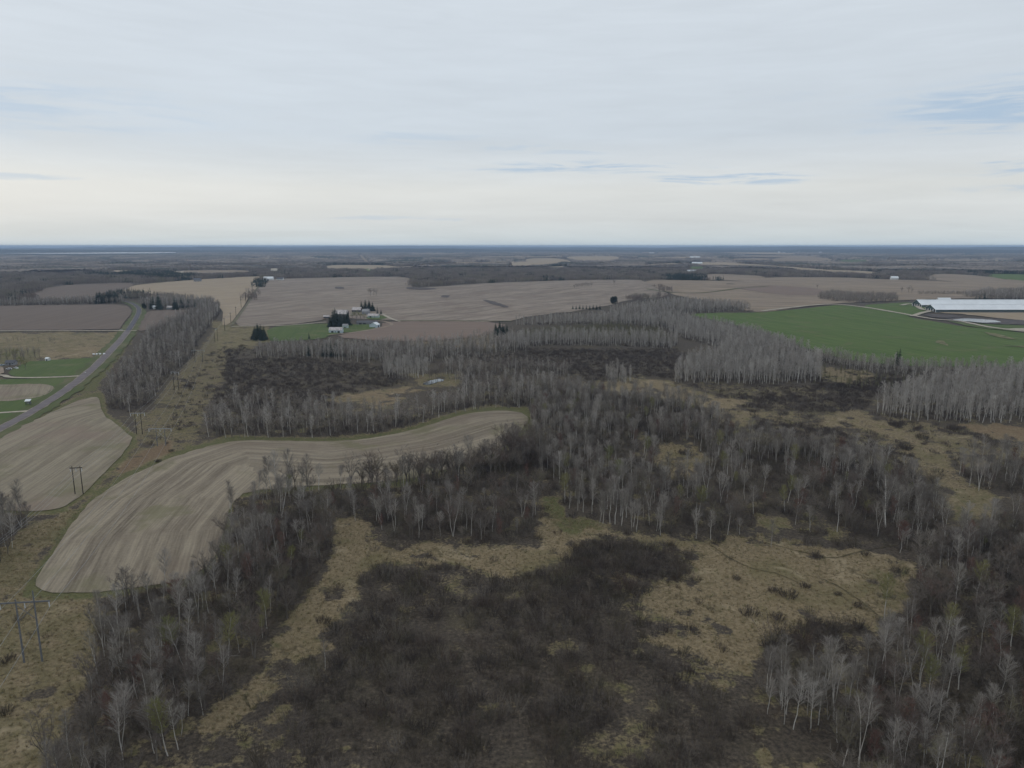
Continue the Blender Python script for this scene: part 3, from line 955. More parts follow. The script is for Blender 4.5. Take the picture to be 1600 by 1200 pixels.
def build_canopy():
    az = np.radians(np.arange(-50, 50, 0.075))
    ys = np.concatenate([np.arange(421, 400, -0.6), np.arange(400, 391.2, -0.4)])
    rr = CAM_H / np.tan(np.arctan((ys - 600) / FPX) + PITCH)
    A, RR = np.meshgrid(az, rr)
    RR = RR * (1 + rng.uniform(-.012, .012, RR.shape))
    X = np.sin(A) * RR; Y = np.cos(A) * RR
    Z0 = H(X, Y)
    px, py = proj(X, Y, Z0)
    ok = np.ones(X.shape, bool)
    for e in EXCL:
        yy = [q[1] for q in e]
        if min(yy) > 424: continue
        ok &= ~(sdist(px, py, e) > -1.0)
    hh = 7 + 9 * fbm(X, Y, 150, 3) + 9 * (fbm(X + 999, Y, 900, 2) - .4) + rng.uniform(0, 4.5, X.shape)
    Z = np.where(ok, Z0 + hh, Z0 - 3)
    nr, na = X.shape
    i = np.arange(nr - 1)[:, None] * na; j = np.arange(na - 1)[None, :]
    f = np.stack([(i + j).ravel(), (i + j + 1).ravel(), (i + na + j + 1).ravel(), (i + na + j).ravel()], -1)
    good = ok.ravel()[f].any(1)
    me = mesh_from('far_forest', np.stack([X.ravel(), Y.ravel(), Z.ravel()], -1), f[good])
    link('far_forest', me, M['canopy'], kind='stuff', label='dark far forest reaching to the hills on the horizon', cat='forest')


build_canopy()

def build_haze():
    b = MB().box(-46000, 46000, -46000, 46000, -7, 122)
    m = bpy.data.materials.new('haze_air'); m.use_nodes = True
    nt = m.node_tree; nt.nodes.clear()
    o = nt.nodes.new('ShaderNodeOutputMaterial'); v = nt.nodes.new('ShaderNodeVolumePrincipled')
    v.inputs['Color'].default_value = (0.55, 0.73, 1.0, 1)
    v.inputs['Density'].default_value = HAZE
    v.inputs['Density Attribute'].default_value = ''
    nt.links.new(v.outputs[0], o.inputs['Volume'])
    b.build('haze', m, kind='stuff', label='thin blue haze over the far country', cat='haze')


HAZE = 0.000058
build_haze()

# ------------------------------------------------------------------ plants
M['birch_trunk'] = ramp_by_random('pale_bark', [(0.36, 0.335, 0.30), (0.56, 0.53, 0.485), (0.41, 0.38, 0.34), (0.64, 0.61, 0.565)], 0.8, 1.2, 0.3)
M['birch_twig'] = ramp_by_random('pale_twigs', [(0.22, 0.195, 0.172), (0.33, 0.30, 0.268), (0.175, 0.153, 0.133), (0.26, 0.234, 0.20), (0.37, 0.34, 0.305)])
M['bare_trunk'] = ramp_by_random('grey_bark', [(0.118, 0.103, 0.086), (0.190, 0.167, 0.141), (0.142, 0.121, 0.103)])
M['bare_twig'] = ramp_by_random('brown_twigs', [(0.125, 0.103, 0.088), (0.195, 0.166, 0.143), (0.15, 0.118, 0.102), (0.235, 0.207, 0.172), (0.165, 0.118, 0.10), (0.175, 0.165, 0.108)])
M['bud_twig'] = ramp_by_random('budding_twigs', [(0.201, 0.201, 0.081), (0.249, 0.230, 0.108), (0.178, 0.190, 0.086)])
M['red_twig'] = ramp_by_random('reddish_buds', [(0.170, 0.094, 0.078), (0.193, 0.121, 0.098)])
M['shrub'] = ramp_by_random('brush_twigs', [(0.055, 0.045, 0.040), (0.112, 0.090, 0.077), (0.066, 0.051, 0.045), (0.165, 0.136, 0.114), (0.082, 0.068, 0.043), (0.102, 0.073, 0.059), (0.215, 0.182, 0.152), (0.060, 0.049, 0.044), (0.135, 0.118, 0.078)])
M['belt_twig'] = ramp_by_random('belt_twigs', [(0.20, 0.172, 0.15), (0.31, 0.277, 0.243), (0.23, 0.195, 0.17), (0.35, 0.32, 0.28), (0.24, 0.185, 0.16), (0.26, 0.242, 0.17)])
M['aspen_twig'] = ramp_by_random('aspen_twigs', [(0.30, 0.272, 0.245), (0.43, 0.40, 0.365), (0.25, 0.225, 0.20), (0.37, 0.34, 0.305), (0.47, 0.44, 0.40)])
M['sapling'] = ramp_by_random('sapling_twigs', [(0.085, 0.068, 0.058), (0.15, 0.126, 0.108), (0.10, 0.074, 0.062), (0.20, 0.176, 0.152), (0.125, 0.112, 0.072), (0.11, 0.075, 0.062)])
M['marsh_shrub'] = ramp_by_random('marsh_brush_twigs', [(0.060, 0.046, 0.042), (0.105, 0.083, 0.074), (0.072, 0.056, 0.047), (0.13, 0.108, 0.094)])
M['needles'] = ramp_by_random('dark_needles', [(0.018, 0.030, 0.018), (0.028, 0.042, 0.024), (0.022, 0.034, 0.024)])
M['larch'] = ramp_by_random('larch_twigs', [(0.113, 0.105, 0.052), (0.147, 0.132, 0.067), (0.096, 0.094, 0.052)])
M['far_twig'] = ramp_by_random('far_wood_twigs', [(0.15, 0.12, 0.105), (0.24, 0.20, 0.172), (0.18, 0.142, 0.124), (0.30, 0.262, 0.22), (0.19, 0.172, 0.115)])
M['grass_tuft'] = ramp_by_random('dry_grass', [(0.34, 0.275, 0.17), (0.25, 0.205, 0.12), (0.40, 0.33, 0.21), (0.20, 0.185, 0.09)])


def rvec(z=0.0):
    a = random.uniform(0, 2 * math.pi)
    return Vector((math.cos(a), math.sin(a), z))


def twig(mb, p, d, ln, w):
    """a thin tapering blade, bent once, turned at random"""
    d = d.normalized()
    s = d.cross(rvec(random.uniform(-1, 1)))
    if s.length < 1e-3: s = d.orthogonal()
    s = s.normalized() * (w * .5)
    q = p + d * ln
    mb.tri(p - s, p + s, q)
    return q


def limb(mb, p, d, ln, r, n=3, curve=0.25, up=0.15, seg=2):
    pts = [Vector(p)]; rad = [r]
    d = d.normalized()
    for k in range(seg):
        d = (d + Vector((random.uniform(-1, 1), random.uniform(-1, 1), random.uniform(-.5, 1))) * curve * .5 + Vector((0, 0, up))).normalized()
        pts.append(pts[-1] + d * (ln / seg)); rad.append(r * (1 - .75 * (k + 1) / seg))
    mb.tube(pts, rad, n, cap=False)
    return pts, d


def slender_tree(h, spread, n_br, n_tw, tw_w, lo=0.42, r0=0.15, wob=0.35, fork=False):
    """upright pale tree: thin stem, ascending branches, fine twig haze. returns trunk, crown"""
    tr, cr = MB(), MB()
    stems = [(Vector((0, 0, -.3)), Vector((0, 0, 1)), h)]
    if fork:
        a = rvec()
        stems = [(Vector((0, 0, -.3)), (Vector((0, 0, 1)) + a * .14), h), (Vector((0.1, 0, -.3)), (Vector((0, 0, 1)) - a * .12), h * .92)]
    for (p0, d0, hh) in stems:
        pts = []; rad = []
        nseg = 7
        off = Vector((0, 0, 0))
        for k in range(nseg + 1):
            t_ = k / nseg
            off = off + Vector((random.uniform(-1, 1), random.uniform(-1, 1), 0)) * wob * .5 * (k > 0)
            pts.append(p0 + d0 * (hh * t_) + off); rad.append(r0 * (1 - .86 * t_) + .012)
        tr.tube(pts, rad, 5, cap=False)

        def on(t_):
            k = min(int(t_ * nseg), nseg - 1); f = t_ * nseg - k
            return pts[k].lerp(pts[k + 1], f)
        for b in range(n_br // len(stems)):
            t_ = lo + (0.99 - lo) * (b + random.random()) / (n_br // len(stems))
            p = on(t_)
            prof = math.sin(math.pi * min(1, max(0, (t_ - lo) / (1 - lo) * .72 + .25))) ** .8
            ln = spread * prof * random.uniform(.6, 1.15) + .35
            d = rvec() + Vector((0, 0, random.uniform(.5, 1.3)))
            bp, dd = limb(cr, p, d, ln, .045 * (1.25 - t_) + .018, 3, .3, .18, 2)
            for q in range(n_tw):
                s = random.uniform(.25, 1)
                k = 0 if s < .5 else 1
                pp = bp[k].lerp(bp[k + 1], (s - .5 * k) * 2)
                td = dd + Vector((random.uniform(-1, 1), random.uniform(-1, 1), random.uniform(-.3, 1)))
                e = twig(cr, pp, td, ln * random.uniform(.3, .65) + .3, tw_w)
    return tr, cr


def broad_tree(h, spread, n_limb, n_sub, n_tw, tw_w, split=(.22, .45), r0=.24):
    """spreading dark tree: short bole, several limbs, dense fine crown"""
    tr, cr = MB(), MB()
    z0 = h * random.uniform(*split)
    top = Vector((random.uniform(-.4, .4), random.uniform(-.4, .4), z0))
    tr.tube([(0, 0, -.3), top * .5, top], [r0, r0 * .8, r0 * .65], 6, cap=False)
    for k in range(n_limb):
        a = 2 * math.pi * (k + random.random() * .7) / n_limb
        o = 0 if k == 0 else random.uniform(.35, .95)
        tip = Vector((math.cos(a) * spread * o, math.sin(a) * spread * o, h * random.uniform(.80, 1.0) * (1 - .22 * o * o)))
        m = top.lerp(tip, .5) + Vector((math.cos(a), math.sin(a), 0)) * spread * .12 * (1 if o else 0)
        pts = [top * random.uniform(.7, 1), top.lerp(m, .55), m, m.lerp(tip, .6), tip]
        tr.tube(pts[:4], [r0 * .42, r0 * .34, r0 * .24, .05], 4, cap=False)
        for b in range(n_sub):
            s = random.uniform(.2, 1) * 3.99
            i = int(s); p = pts[i].lerp(pts[min(i + 1, 4)], s - i)
            out = Vector((p.x, p.y, 0))
            d = (out.normalized() if out.length > .3 else rvec()) * .5 + rvec() * .9 + Vector((0, 0, random.uniform(.1, 1.1)))
            ln = spread * random.uniform(.22, .5)
            bp, dd = limb(cr, p, d, ln, .04, 3, .35, .15, 2)
            for q in range(n_tw):
                u = random.uniform(.2, 1); kk = 0 if u < .5 else 1
                pp = bp[kk].lerp(bp[kk + 1], (u - .5 * kk) * 2)
                td = dd + Vector((random.uniform(-1, 1), random.uniform(-1, 1), random.uniform(-.4, .9)))
                twig(cr, pp, td, ln * random.uniform(.35, .7) + .25, tw_w)
    return tr, cr


def bush(h, w, n_stem, n_tw, tw_w):
    m = MB()
    for k in range(n_stem):
        a = rvec(); o = random.random() ** .6
        b = Vector((a.x * o * w * .35, a.y * o * w * .35, -.1))
        d = Vector((a.x * o * .75, a.y * o * .75, 1))
        ln = h * random.uniform(.65, 1.05) * (1 - .25 * o)
        bp, dd = limb(m, b, d, ln, .028, 3, .25, .05, 2)
        for q in range(n_tw):
            s = random.uniform(.25, 1); kk = 0 if s < .5 else 1
            pp = bp[kk].lerp(bp[kk + 1], (s - .5 * kk) * 2)
            td = dd + Vector((random.uniform(-1, 1), random.uniform(-1, 1), random.uniform(-.5, .9)))
            twig(m, pp, td, random.uniform(.3, .75) * (.5 + h * .2), tw_w)
    return m


def spruce(h, w, tiers, fr, droop=.28, lo=.04):
    tr, cr = MB(), MB()
    tr.tube([(0, 0, -.3), (0, 0, h * .5), (0, 0, h * .97)], [h * .017, h * .011, .02], 5, cap=False)
    for t_ in range(tiers):
        s = (t_ + random.uniform(-.2, .2)) / tiers
        z = h * (lo + (1 - lo) * max(0, s))
        rad = w * .5 * (1 - max(0, s)) ** .85 * random.uniform(.85, 1.1) + .12
        n = max(5, int(fr * (1 - s * .55)))
        for k in range(n):
            a = 2 * math.pi * (k + random.uniform(-.35, .35)) / n + t_ * .7
            d = Vector((math.cos(a), math.sin(a), 0)); sd_ = Vector((-d.y, d.x, 0))
            L_ = rad * random.uniform(.72, 1.12)
            p = Vector((0, 0, z)); q = p + d * (L_ * .55) - Vector((0, 0, L_ * droop * .4)); e = p + d * L_ - Vector((0, 0, L_ * droop * random.uniform(.6, 1.1)))
            wd = L_ * random.uniform(.2, .3)
            up = Vector((0, 0, .12 * L_ + .1))
            cr.tri(p + up, q - sd_ * wd, q + up * .6)
            cr.tri(p + up, q + up * .6, q + sd_ * wd)
            cr.tri(q - sd_ * wd, e, q + up * .6)
            cr.tri(q + up * .6, e, q + sd_ * wd)
            if random.random() < .8:
                g = q + sd_ * random.choice((-1, 1)) * wd * 1.5 - Vector((0, 0, .15 * L_)) + d * .2 * L_
                cr.tri(q - sd_ * wd * .3, g, q + d * .35 * L_)
    return tr, cr


PROTO = {}


def protos(key, n, fn, tmat, cmat):
    PROTO[key] = []
    for k in range(n):
        r = fn(k)
        if isinstance(r, tuple):
            tm = r[0].mesh(key + '_trunk'); tm.materials.append(tmat)
            cm = r[1].mesh(key + '_crown'); cm.materials.append(cmat)
        else:
            tm = None; cm = r.mesh(key + '_crown'); cm.materials.append(cmat)
        PROTO[key].append((tm, cm))


u = random.uniform
protos('birch', 12, lambda k: slender_tree(u(10.5, 15.5), u(1.9, 3.2), 44, 14, .042, u(.36, .62), u(.085, .13), .45, fork=(k in (2, 5))), M['birch_trunk'], M['birch_twig'])
protos('birch_red', 2, lambda k: slender_tree(u(9, 12), u(2.4, 3.0), 40, 13, .055, .3, .12), M['bare_trunk'], M['red_twig'])
protos('budding', 2, lambda k: slender_tree(u(11, 14), u(2.4, 3.2), 44, 13, .075, .42, .13), M['birch_trunk'], M['bud_twig'])
protos('bare', 6, lambda k: broad_tree(u(10, 14), u(3.2, 4.8), 7, 10, 12, .052), M['bare_trunk'], M['bare_twig'])
protos('aspen', 6, lambda k: slender_tree(u(12, 17), u(1.7, 2.8), 28, 9, .085, u(.36, .5), .15, .35), M['birch_trunk'], M['aspen_twig'])
protos('belt', 5, lambda k: broad_tree(u(11, 14.5), u(2.6, 3.8), 5, 6, 7, .10), M['bare_trunk'], M['belt_twig'])
protos('sapling', 5, lambda k: bush(u(4.5, 7), u(3.2, 4.5), 17, 20, .05), None, M['sapling'])
protos('shrub', 6, lambda k: bush(u(2.4, 3.6), u(3.4, 4.8), 26, 12, .045), None, M['shrub'])
protos('marsh_shrub', 5, lambda k: bush(u(1.8, 2.8), u(4.5, 6), 26, 10, .075), None, M['marsh_shrub'])
protos('spruce', 4, lambda k: spruce(u(11, 14), u(4.6, 6.0), 17, 13), M['bare_trunk'], M['needles'])
protos('larch', 3, lambda k: spruce(u(7.5, 10), u(2.4, 3.2), 13, 9, .1), M['bare_trunk'], M['larch'])


def tuft():
    m = MB()
    for k in range(16):
        a = rvec(); p = Vector((a.x * u(0, .35), a.y * u(0, .35), 0))
        d = Vector((a.x * u(.1, .8), a.y * u(.1, .8), 1))
        twig(m, p, d, u(.35, .8), .09)
    return m


protos('tuft', 3, lambda k: tuft(), None, M['grass_tuft'])


def far_clump(nt, conifer=False):
    m = MB()
    for k in range(nt):
        x, y = u(-15, 15), u(-15, 15)
        h = u(11, 18); w = u(2.2, 4.0)
        if conifer:
            h = u(11, 18)
            for q in range(26):
                s = random.random() ** .8
                a = rvec(); rad = w * .8 * (1 - s) + .2
                p = Vector((x, y, h * s))
                sd_ = Vector((-a.y, a.x, 0)) * rad * .5
                m.tri(p + Vector((0, 0, 1.4)), p + a * rad - sd_, p + a * rad * 1.1 + sd_ - Vector((0, 0, .6)))
            continue
        m.tri((x - .16, y, -.5), (x + .16, y, -.5), (x, y, h * .9))
        for q in range(26):
            p = Vector((x, y, h * u(.25, .75)))
            d = rvec() * u(.2, 1) + Vector((0, 0, u(.5, 1.4)))
            twig(m, p + rvec() * u(0, .3) * w, d, u(.25, .5) * w + 2.0, .30)
    return m


protos('far', 5, lambda k: far_clump(26), None, M['far_twig'])
protos('far_pine', 3, lambda k: far_clump(22, True), None, M['needles'])

# ------------------------------------------------------------------ stands of trees: outline = where the stems stand
MIXED_W = dict(birch=.026, bare=.022, sapling=.065, shrub=.075, birch_red=.0015, budding=.0008)
BIRCH_W = dict(birch=.032, bare=.012, sapling=.030, shrub=.075, birch_red=.0012, budding=.0012)
ASPEN_W = dict(aspen=.048, belt=.003, marsh_shrub=.03)
BELT_W = dict(belt=.024, aspen=.010, marsh_shrub=.02)
BARE_W = dict(bare=.022, birch=.008, shrub=.06, birch_red=.002)
BRUSH_W = dict(shrub=.12, sapling=.022)
MARSH_W = dict(marsh_shrub=.085)
SPARSE = dict(shrub=.006)
# (where it is, outline, density per square metre, size factor)
STANDS = [
    ('in the wood left of the grass tongue', [(158, 962), (172, 938), (240, 925), (310, 912), (350, 862), (360, 790), (420, 775), (480, 765), (505, 790), (520, 830), (500, 900), (440, 980), (380, 1058), (330, 1130), (240, 1230), (60, 1300), (70, 1215), (118, 1125), (148, 1040)], MIXED_W, 1.0),
    ('in the tree row below the hill field', [(360, 762), (480, 752), (620, 748), (720, 735), (760, 722), (800, 700), (830, 690), (835, 730), (780, 752), (640, 766), (500, 775), (400, 780)], dict(bare=.05, birch=.014, sapling=.06, shrub=.05), 1.25),
    ('in the wood behind the grass tongue', [(505, 775), (640, 768), (780, 754), (835, 732), (850, 790), (838, 840), (760, 850), (690, 848), (610, 842), (572, 818), (525, 808)], dict(birch=.014, bare=.012, sapling=.06, shrub=.10, birch_red=.002), .9),
    ('in the birch wood right of the hill field', [(828, 645), (850, 620), (900, 612), (1000, 622), (1100, 640), (1120, 655), (1150, 690), (1250, 700), (1340, 722), (1420, 742), (1470, 775), (1475, 810), (1440, 855), (1400, 868), (1300, 852), (1235, 828), (1200, 828), (1150, 846), (1060, 842), (960, 826), (890, 800), (855, 780), (838, 730), (830, 690)], BIRCH_W, 1.0),
    ('in the wood at the right edge', [(1800, 790), (1600, 810), (1490, 835), (1440, 875), (1425, 940), (1390, 1000), (1345, 1055), (1330, 1100), (1300, 1160), (1310, 1230), (1360, 1700), (1900, 1700)], dict(birch=.022, bare=.026, sapling=.075, shrub=.09, birch_red=.003, budding=.0015), 1.0),
    ('in the small birch clump beside the right meadow', [(1183, 1085), (1220, 1060), (1280, 1068), (1335, 1070), (1330, 1130), (1290, 1150), (1240, 1150), (1195, 1125)], dict(birch=.075, sapling=.02, shrub=.06), .98),
    ('at the far left edge by the olive grass strip', [(-300, 960), (-300, 800), (-60, 790), (30, 800), (48, 815), (30, 850), (0, 880), (-80, 920)], dict(birch=.040, bare=.03, sapling=.04, shrub=.05), 1.0),
    ('in the grey stand at the far right edge', [(1485, 735), (1560, 722), (1800, 722), (1800, 775), (1600, 772), (1530, 768), (1500, 756)], dict(birch=.03, sapling=.03, shrub=.06, birch_red=.003), 1.0),
    ('in the tall aspen wood by the right edge', [(1362, 648), (1395, 620), (1450, 606), (1520, 600), (1800, 600), (1800, 652), (1600, 660), (1530, 662), (1425, 658)], ASPEN_W, 1.08),
    ('in the aspen wood below the green field', [(1052, 597), (1060, 575), (1120, 556), (1130, 545), (1200, 553), (1285, 572), (1283, 598), (1200, 601), (1120, 601)], ASPEN_W, 1.08),
    ('in the long aspen belt before the dark marsh', [(800, 544), (860, 540), (960, 541), (1050, 545), (1060, 536), (1000, 531), (840, 530), (790, 534)], ASPEN_W, 1.0),
    ('in the aspen belt above the larches', [(800, 508), (880, 503), (960, 500), (1040, 497), (1070, 500), (1130, 512), (1190, 526), (1270, 556), (1180, 548), (1110, 540), (1060, 528), (1040, 514), (960, 507)], ASPEN_W, .95),
    ('in the thin tree row along the green field', [(1270, 556), (1340, 570), (1430, 578), (1520, 580), (1800, 585), (1800, 596), (1500, 597), (1440, 592), (1340, 580), (1275, 567)], dict(aspen=.03, belt=.012, marsh_shrub=.03), .9),
    ('in the round grey clump amid the dark marsh', [(942, 596), (950, 588), (972, 587), (988, 593), (984, 599), (960, 601)], dict(aspen=.075), .85),
    ('in the wood along the hill field crest', [(318, 686), (470, 685), (540, 684), (600, 678), (660, 662), (720, 645), (770, 637), (825, 640), (845, 620), (800, 612), (760, 618), (700, 632), (660, 646), (600, 655), (540, 650), (500, 640), (420, 632), (340, 640)], dict(belt=.022, aspen=.011, marsh_shrub=.05), 1.0),
    ('in the wood behind the hill field', [(720, 606), (780, 600), (860, 604), (900, 612), (880, 625), (845, 620), (800, 612), (760, 617), (715, 622)], BELT_W, 1.0),
    ('in the pale clump beside the small pond', [(598, 590), (630, 594), (665, 591), (672, 578), (640, 574), (602, 577)], dict(aspen=.05), 1.0),
    ('behind the small pond', [(690, 586), (715, 600), (740, 596), (790, 586), (890, 590), (900, 583), (790, 575), (720, 572), (695, 575)], BELT_W, 1.0),
    ('in the grey belt below the farmstead', [(395, 552), (470, 546), (560, 548), (680, 546), (760, 538), (805, 532), (830, 548), (740, 560), (640, 572), (560, 566), (480, 560), (400, 560)], dict(belt=.018, aspen=.022, marsh_shrub=.02), .95),
    ('in the hedge row below the reddish field', [(530, 540), (600, 538), (700, 535), (770, 524), (800, 528), (760, 537), (680, 545), (560, 547), (480, 545), (420, 545)], dict(belt=.008, aspen=.012, marsh_shrub=.02), .75),
    ('in the wood beside the country road', [(166, 640), (214, 648), (240, 628), (252, 598), (278, 578), (302, 556), (312, 530), (332, 506), (345, 488), (342, 478), (318, 484), (296, 490), (262, 506), (230, 524), (222, 545), (200, 572), (178, 594), (160, 615)], dict(belt=.024, aspen=.008, marsh_shrub=.04), .95),
    ('in the wood at the road bend', [(218, 474), (250, 470), (300, 472), (335, 470), (348, 478), (320, 483), (280, 482), (240, 483)], BELT_W, .95),
    ('in the tree line behind the brown field', [(-300, 482), (-50, 477), (70, 473), (190, 469), (200, 474), (110, 476), (-50, 481), (-300, 486)], BELT_W, .95),
    ('in the grove among the tan fields', [(1276, 464), (1300, 459), (1340, 462), (1400, 463), (1403, 471), (1360, 474), (1310, 472), (1280, 468)], dict(belt=.026, marsh_shrub=.02), .95),
    ('in the strip of trees above the green field', [(1000, 480), (1060, 473), (1120, 476), (1170, 481), (1175, 487), (1120, 489), (1070, 490), (1040, 496), (960, 499), (950, 492)], dict(aspen=.02, belt=.012, marsh_shrub=.02), .95),
    ('in the dark wood behind the long barns', [(1500, 464), (1540, 458), (1600, 455), (1750, 456), (1750, 470), (1640, 470), (1560, 469)], BELT_W, 1.0),
    ('in the hedge above the long barns', [(1432, 458), (1510, 458), (1512, 461), (1435, 461)], dict(belt=.03, marsh_shrub=.05), .6),
    ('in the trees around the left lawn', [(-200, 572), (0, 568), (40, 564), (72, 560), (70, 553), (30, 552), (-200, 556)], dict(belt=.014, marsh_shrub=.02), .8),
    ('in the left meadow hedge', [(-100, 533), (100, 531), (100, 534), (-100, 537)], dict(belt=.01, marsh_shrub=.03), .5),
    ('', [(570, 905), (600, 892), (700, 887), (790, 907), (880, 887), (895, 852), (1000, 844), (1085, 864), (1075, 902), (1000, 937), (1040, 987), (1005, 1012), (1090, 1057), (1135, 1087), (1190, 1130), (1300, 1700), (0, 1700), (345, 1165), (420, 1110), (420, 1092), (470, 1052), (530, 1017), (510, 992), (555, 967)], BRUSH_W, 1.0),
    ('', [(1190, 1002), (1260, 964), (1330, 974), (1385, 1007), (1340, 1055), (1250, 1062), (1200, 1047)], BRUSH_W, 1.05),
    ('', [(900, 880), (890, 850), (850, 840), (840, 815), (880, 825), (960, 842), (1000, 844)], dict(shrub=.06), .9),
    ('', [(1180, 655), (1240, 660), (1310, 672), (1380, 690), (1400, 715), (1330, 712), (1240, 692), (1180, 674)], dict(marsh_shrub=.045), .9),
    ('', [(350, 562), (480, 560), (600, 574), (640, 600), (600, 604), (520, 600), (420, 604), (352, 596)], MARSH_W, .9),
    ('', [(420, 602), (520, 600), (560, 612), (540, 632), (500, 642), (420, 632), (345, 640), (325, 625), (350, 596)], dict(marsh_shrub=.07), .9),
    ('', [(520, 602), (600, 604), (640, 600), (600, 625), (560, 620)], dict(marsh_shrub=.03), .75),
    ('', [(740, 560), (830, 550), (900, 547), (1000, 549), (1085, 552), (1062, 572), (1050, 592), (1000, 588), (990, 600), (930, 600), (890, 585), (790, 574)], MARSH_W, .85),
    ('', [(1130, 620), (1200, 612), (1290, 600), (1380, 604), (1350, 640), (1290, 646), (1200, 640), (1130, 636)], MARSH_W, .95),
    ('', [(1375, 590), (1440, 594), (1440, 606), (1390, 618), (1350, 610), (1300, 602), (1290, 596)], dict(marsh_shrub=.05, larch=.006), 1.0),
    ('', [(830, 529), (1000, 530), (1055, 534), (1030, 514), (960, 508), (840, 514), (815, 520)], dict(larch=.055), .8),
    ('', [(230, 700), (260, 650), (270, 610), (300, 580), (320, 560), (345, 540), (390, 540), (360, 570), (345, 600), (316, 640), (314, 686), (265, 700)], dict(marsh_shrub=.09), .8),
    ('', [(340, 545), (400, 515), (420, 540), (390, 560)], dict(marsh_shrub=.02), .7),
    ('', [(1100, 640), (1180, 640), (1290, 650), (1440, 660), (1480, 690), (1500, 745), (1440, 745), (1380, 720), (1290, 695), (1160, 685)], dict(marsh_shrub=.09), .8),
    ('', [(1370, 656), (1480, 664), (1700, 690), (1700, 725), (1560, 722), (1500, 737), (1478, 700)], dict(marsh_shrub=.075), .85),
    ('', [(1040, 600), (1290, 602), (1290, 618), (1190, 630), (1120, 620), (1050, 608)], dict(marsh_shrub=.08), .7),
    ('', [(1270, 600), (1270, 572), (1340, 580), (1480, 594), (1460, 606), (1360, 612)], dict(marsh_shrub=.07, larch=.008), .8),
    ('', [(780, 544), (1060, 545), (1060, 552), (780, 552)], dict(marsh_shrub=.08), .6),
    ('', [(840, 790), (1080, 850), (1200, 832), (1430, 880), (1375, 985), (1200, 1005), (1110, 1050), (1000, 1000), (960, 930), (840, 850)], dict(shrub=.17), .75),
    ('', [(530, 812), (600, 850), (840, 862), (800, 900), (590, 885), (520, 1010), (405, 1110), (290, 1205), (440, 985)], dict(shrub=.16), .7),
    ('', [(-300, 1300), (-300, 930), (40, 930), (150, 940), (140, 1050), (60, 1220)], dict(shrub=.13), .65),
]

TREES = {k: [] for k in PROTO}        # key -> list of (x, y, z, scale, stand index)


def world_poly(poly):
    d = densify(poly, 40)
    a = np.array(d)
    x, y, _ = at(a[:, 0], a[:, 1])
    return x, y


IN_FIELD = ('grove among', 'hedge above the long', 'dark wood behind', 'strip of trees above')


def scatter(poly, dens, holes=(), free=False):
    x, y = world_poly(poly)
    s = 1 / math.sqrt(dens)
    gx, gy = np.meshgrid(np.arange(x.min(), x.max() + s, s), np.arange(y.min(), y.max() + s, s))
    gx = gx.ravel() + rng.uniform(-.62, .62, gx.size) * s
    gy = gy.ravel() + rng.uniform(-.62, .62, gy.size) * s
    gz = H(gx, gy)
    px, py = proj(gx, gy, gz)
    m = inside(px, py, poly) & (px > -420) & (px < 2020) & (py < 1750)
    gx, gy, gz, px, py = gx[m], gy[m], gz[m], px[m], py[m]
    keep = np.ones(len(gx), bool)
    for e in (() if free else EXCL):
        xs = [q[0] for q in e]; yy = [q[1] for q in e]
        b = keep & (px > min(xs)) & (px < max(xs)) & (py > min(yy)) & (py < max(yy))
        if b.any():
            keep[b] &= ~inside(px[b], py[b], e)
    for e in holes:
        keep &= ~inside(px, py, e)
    return gx[keep], gy[keep], gz[keep]


HOLES = [MEADOW[11][0], MEADOW[9][0], MEADOW[3][0], MEADOW[12][0], MEADOW[13][0], MEADOW[14][0]]
HOLES.append([(655, 606), (655, 591), (696, 589), (696, 602)])
for si, (where, poly, dens, sf) in enumerate(STANDS):
    for key, d in dens.items():
        x, y, z = scatter(poly, d, HOLES if where else HOLES[:1] + HOLES[3:], any(q in where for q in IN_FIELD))
        if key in ('shrub', 'marsh_shrub', 'sapling'):
            g, gr, ru = cover(x, y, z)
            k = rng.random(len(x)) > np.clip((g - .12) * 1.7, 0, .985)
            wv = fbm(x, y, 15, 3)
            k &= rng.random(len(x)) < np.clip((wv - .18) * 3, .12 if key != 'marsh_shrub' else .75, 1)
            x, y, z = x[k], y[k], z[k]
        if key in ('birch', 'bare', 'sapling') and len(x) and 'clump' not in where and 'stand' not in where:
            o = {'birch': 0, 'bare': 500, 'sapling': 900}[key]
            k = rng.random(len(x)) < np.clip((fbm(x + o, y - o, 34, 3) - .33) * 5.5, .10, 1)
            x, y, z = x[k], y[k], z[k]
        for a, b, c in zip(x, y, z):
            s_ = sf * (random.choice((random.uniform(.5, .8), random.uniform(.75, 1.2), random.uniform(.8, 1.15))) if key not in ('shrub', 'marsh_shrub', 'sapling') else random.choice((.5, .7, .9, 1.1, 1.4)))
            TREES[key].append((float(a), float(b), float(c), s_, si))

# single trees and small groups the photograph shows: (kind, x, y of the foot in the photograph, height in m, label, group)
SINGLE = []


def single(key, px, py, h, label, group=None):
    SINGLE.append((key, px, py, h, label, group))


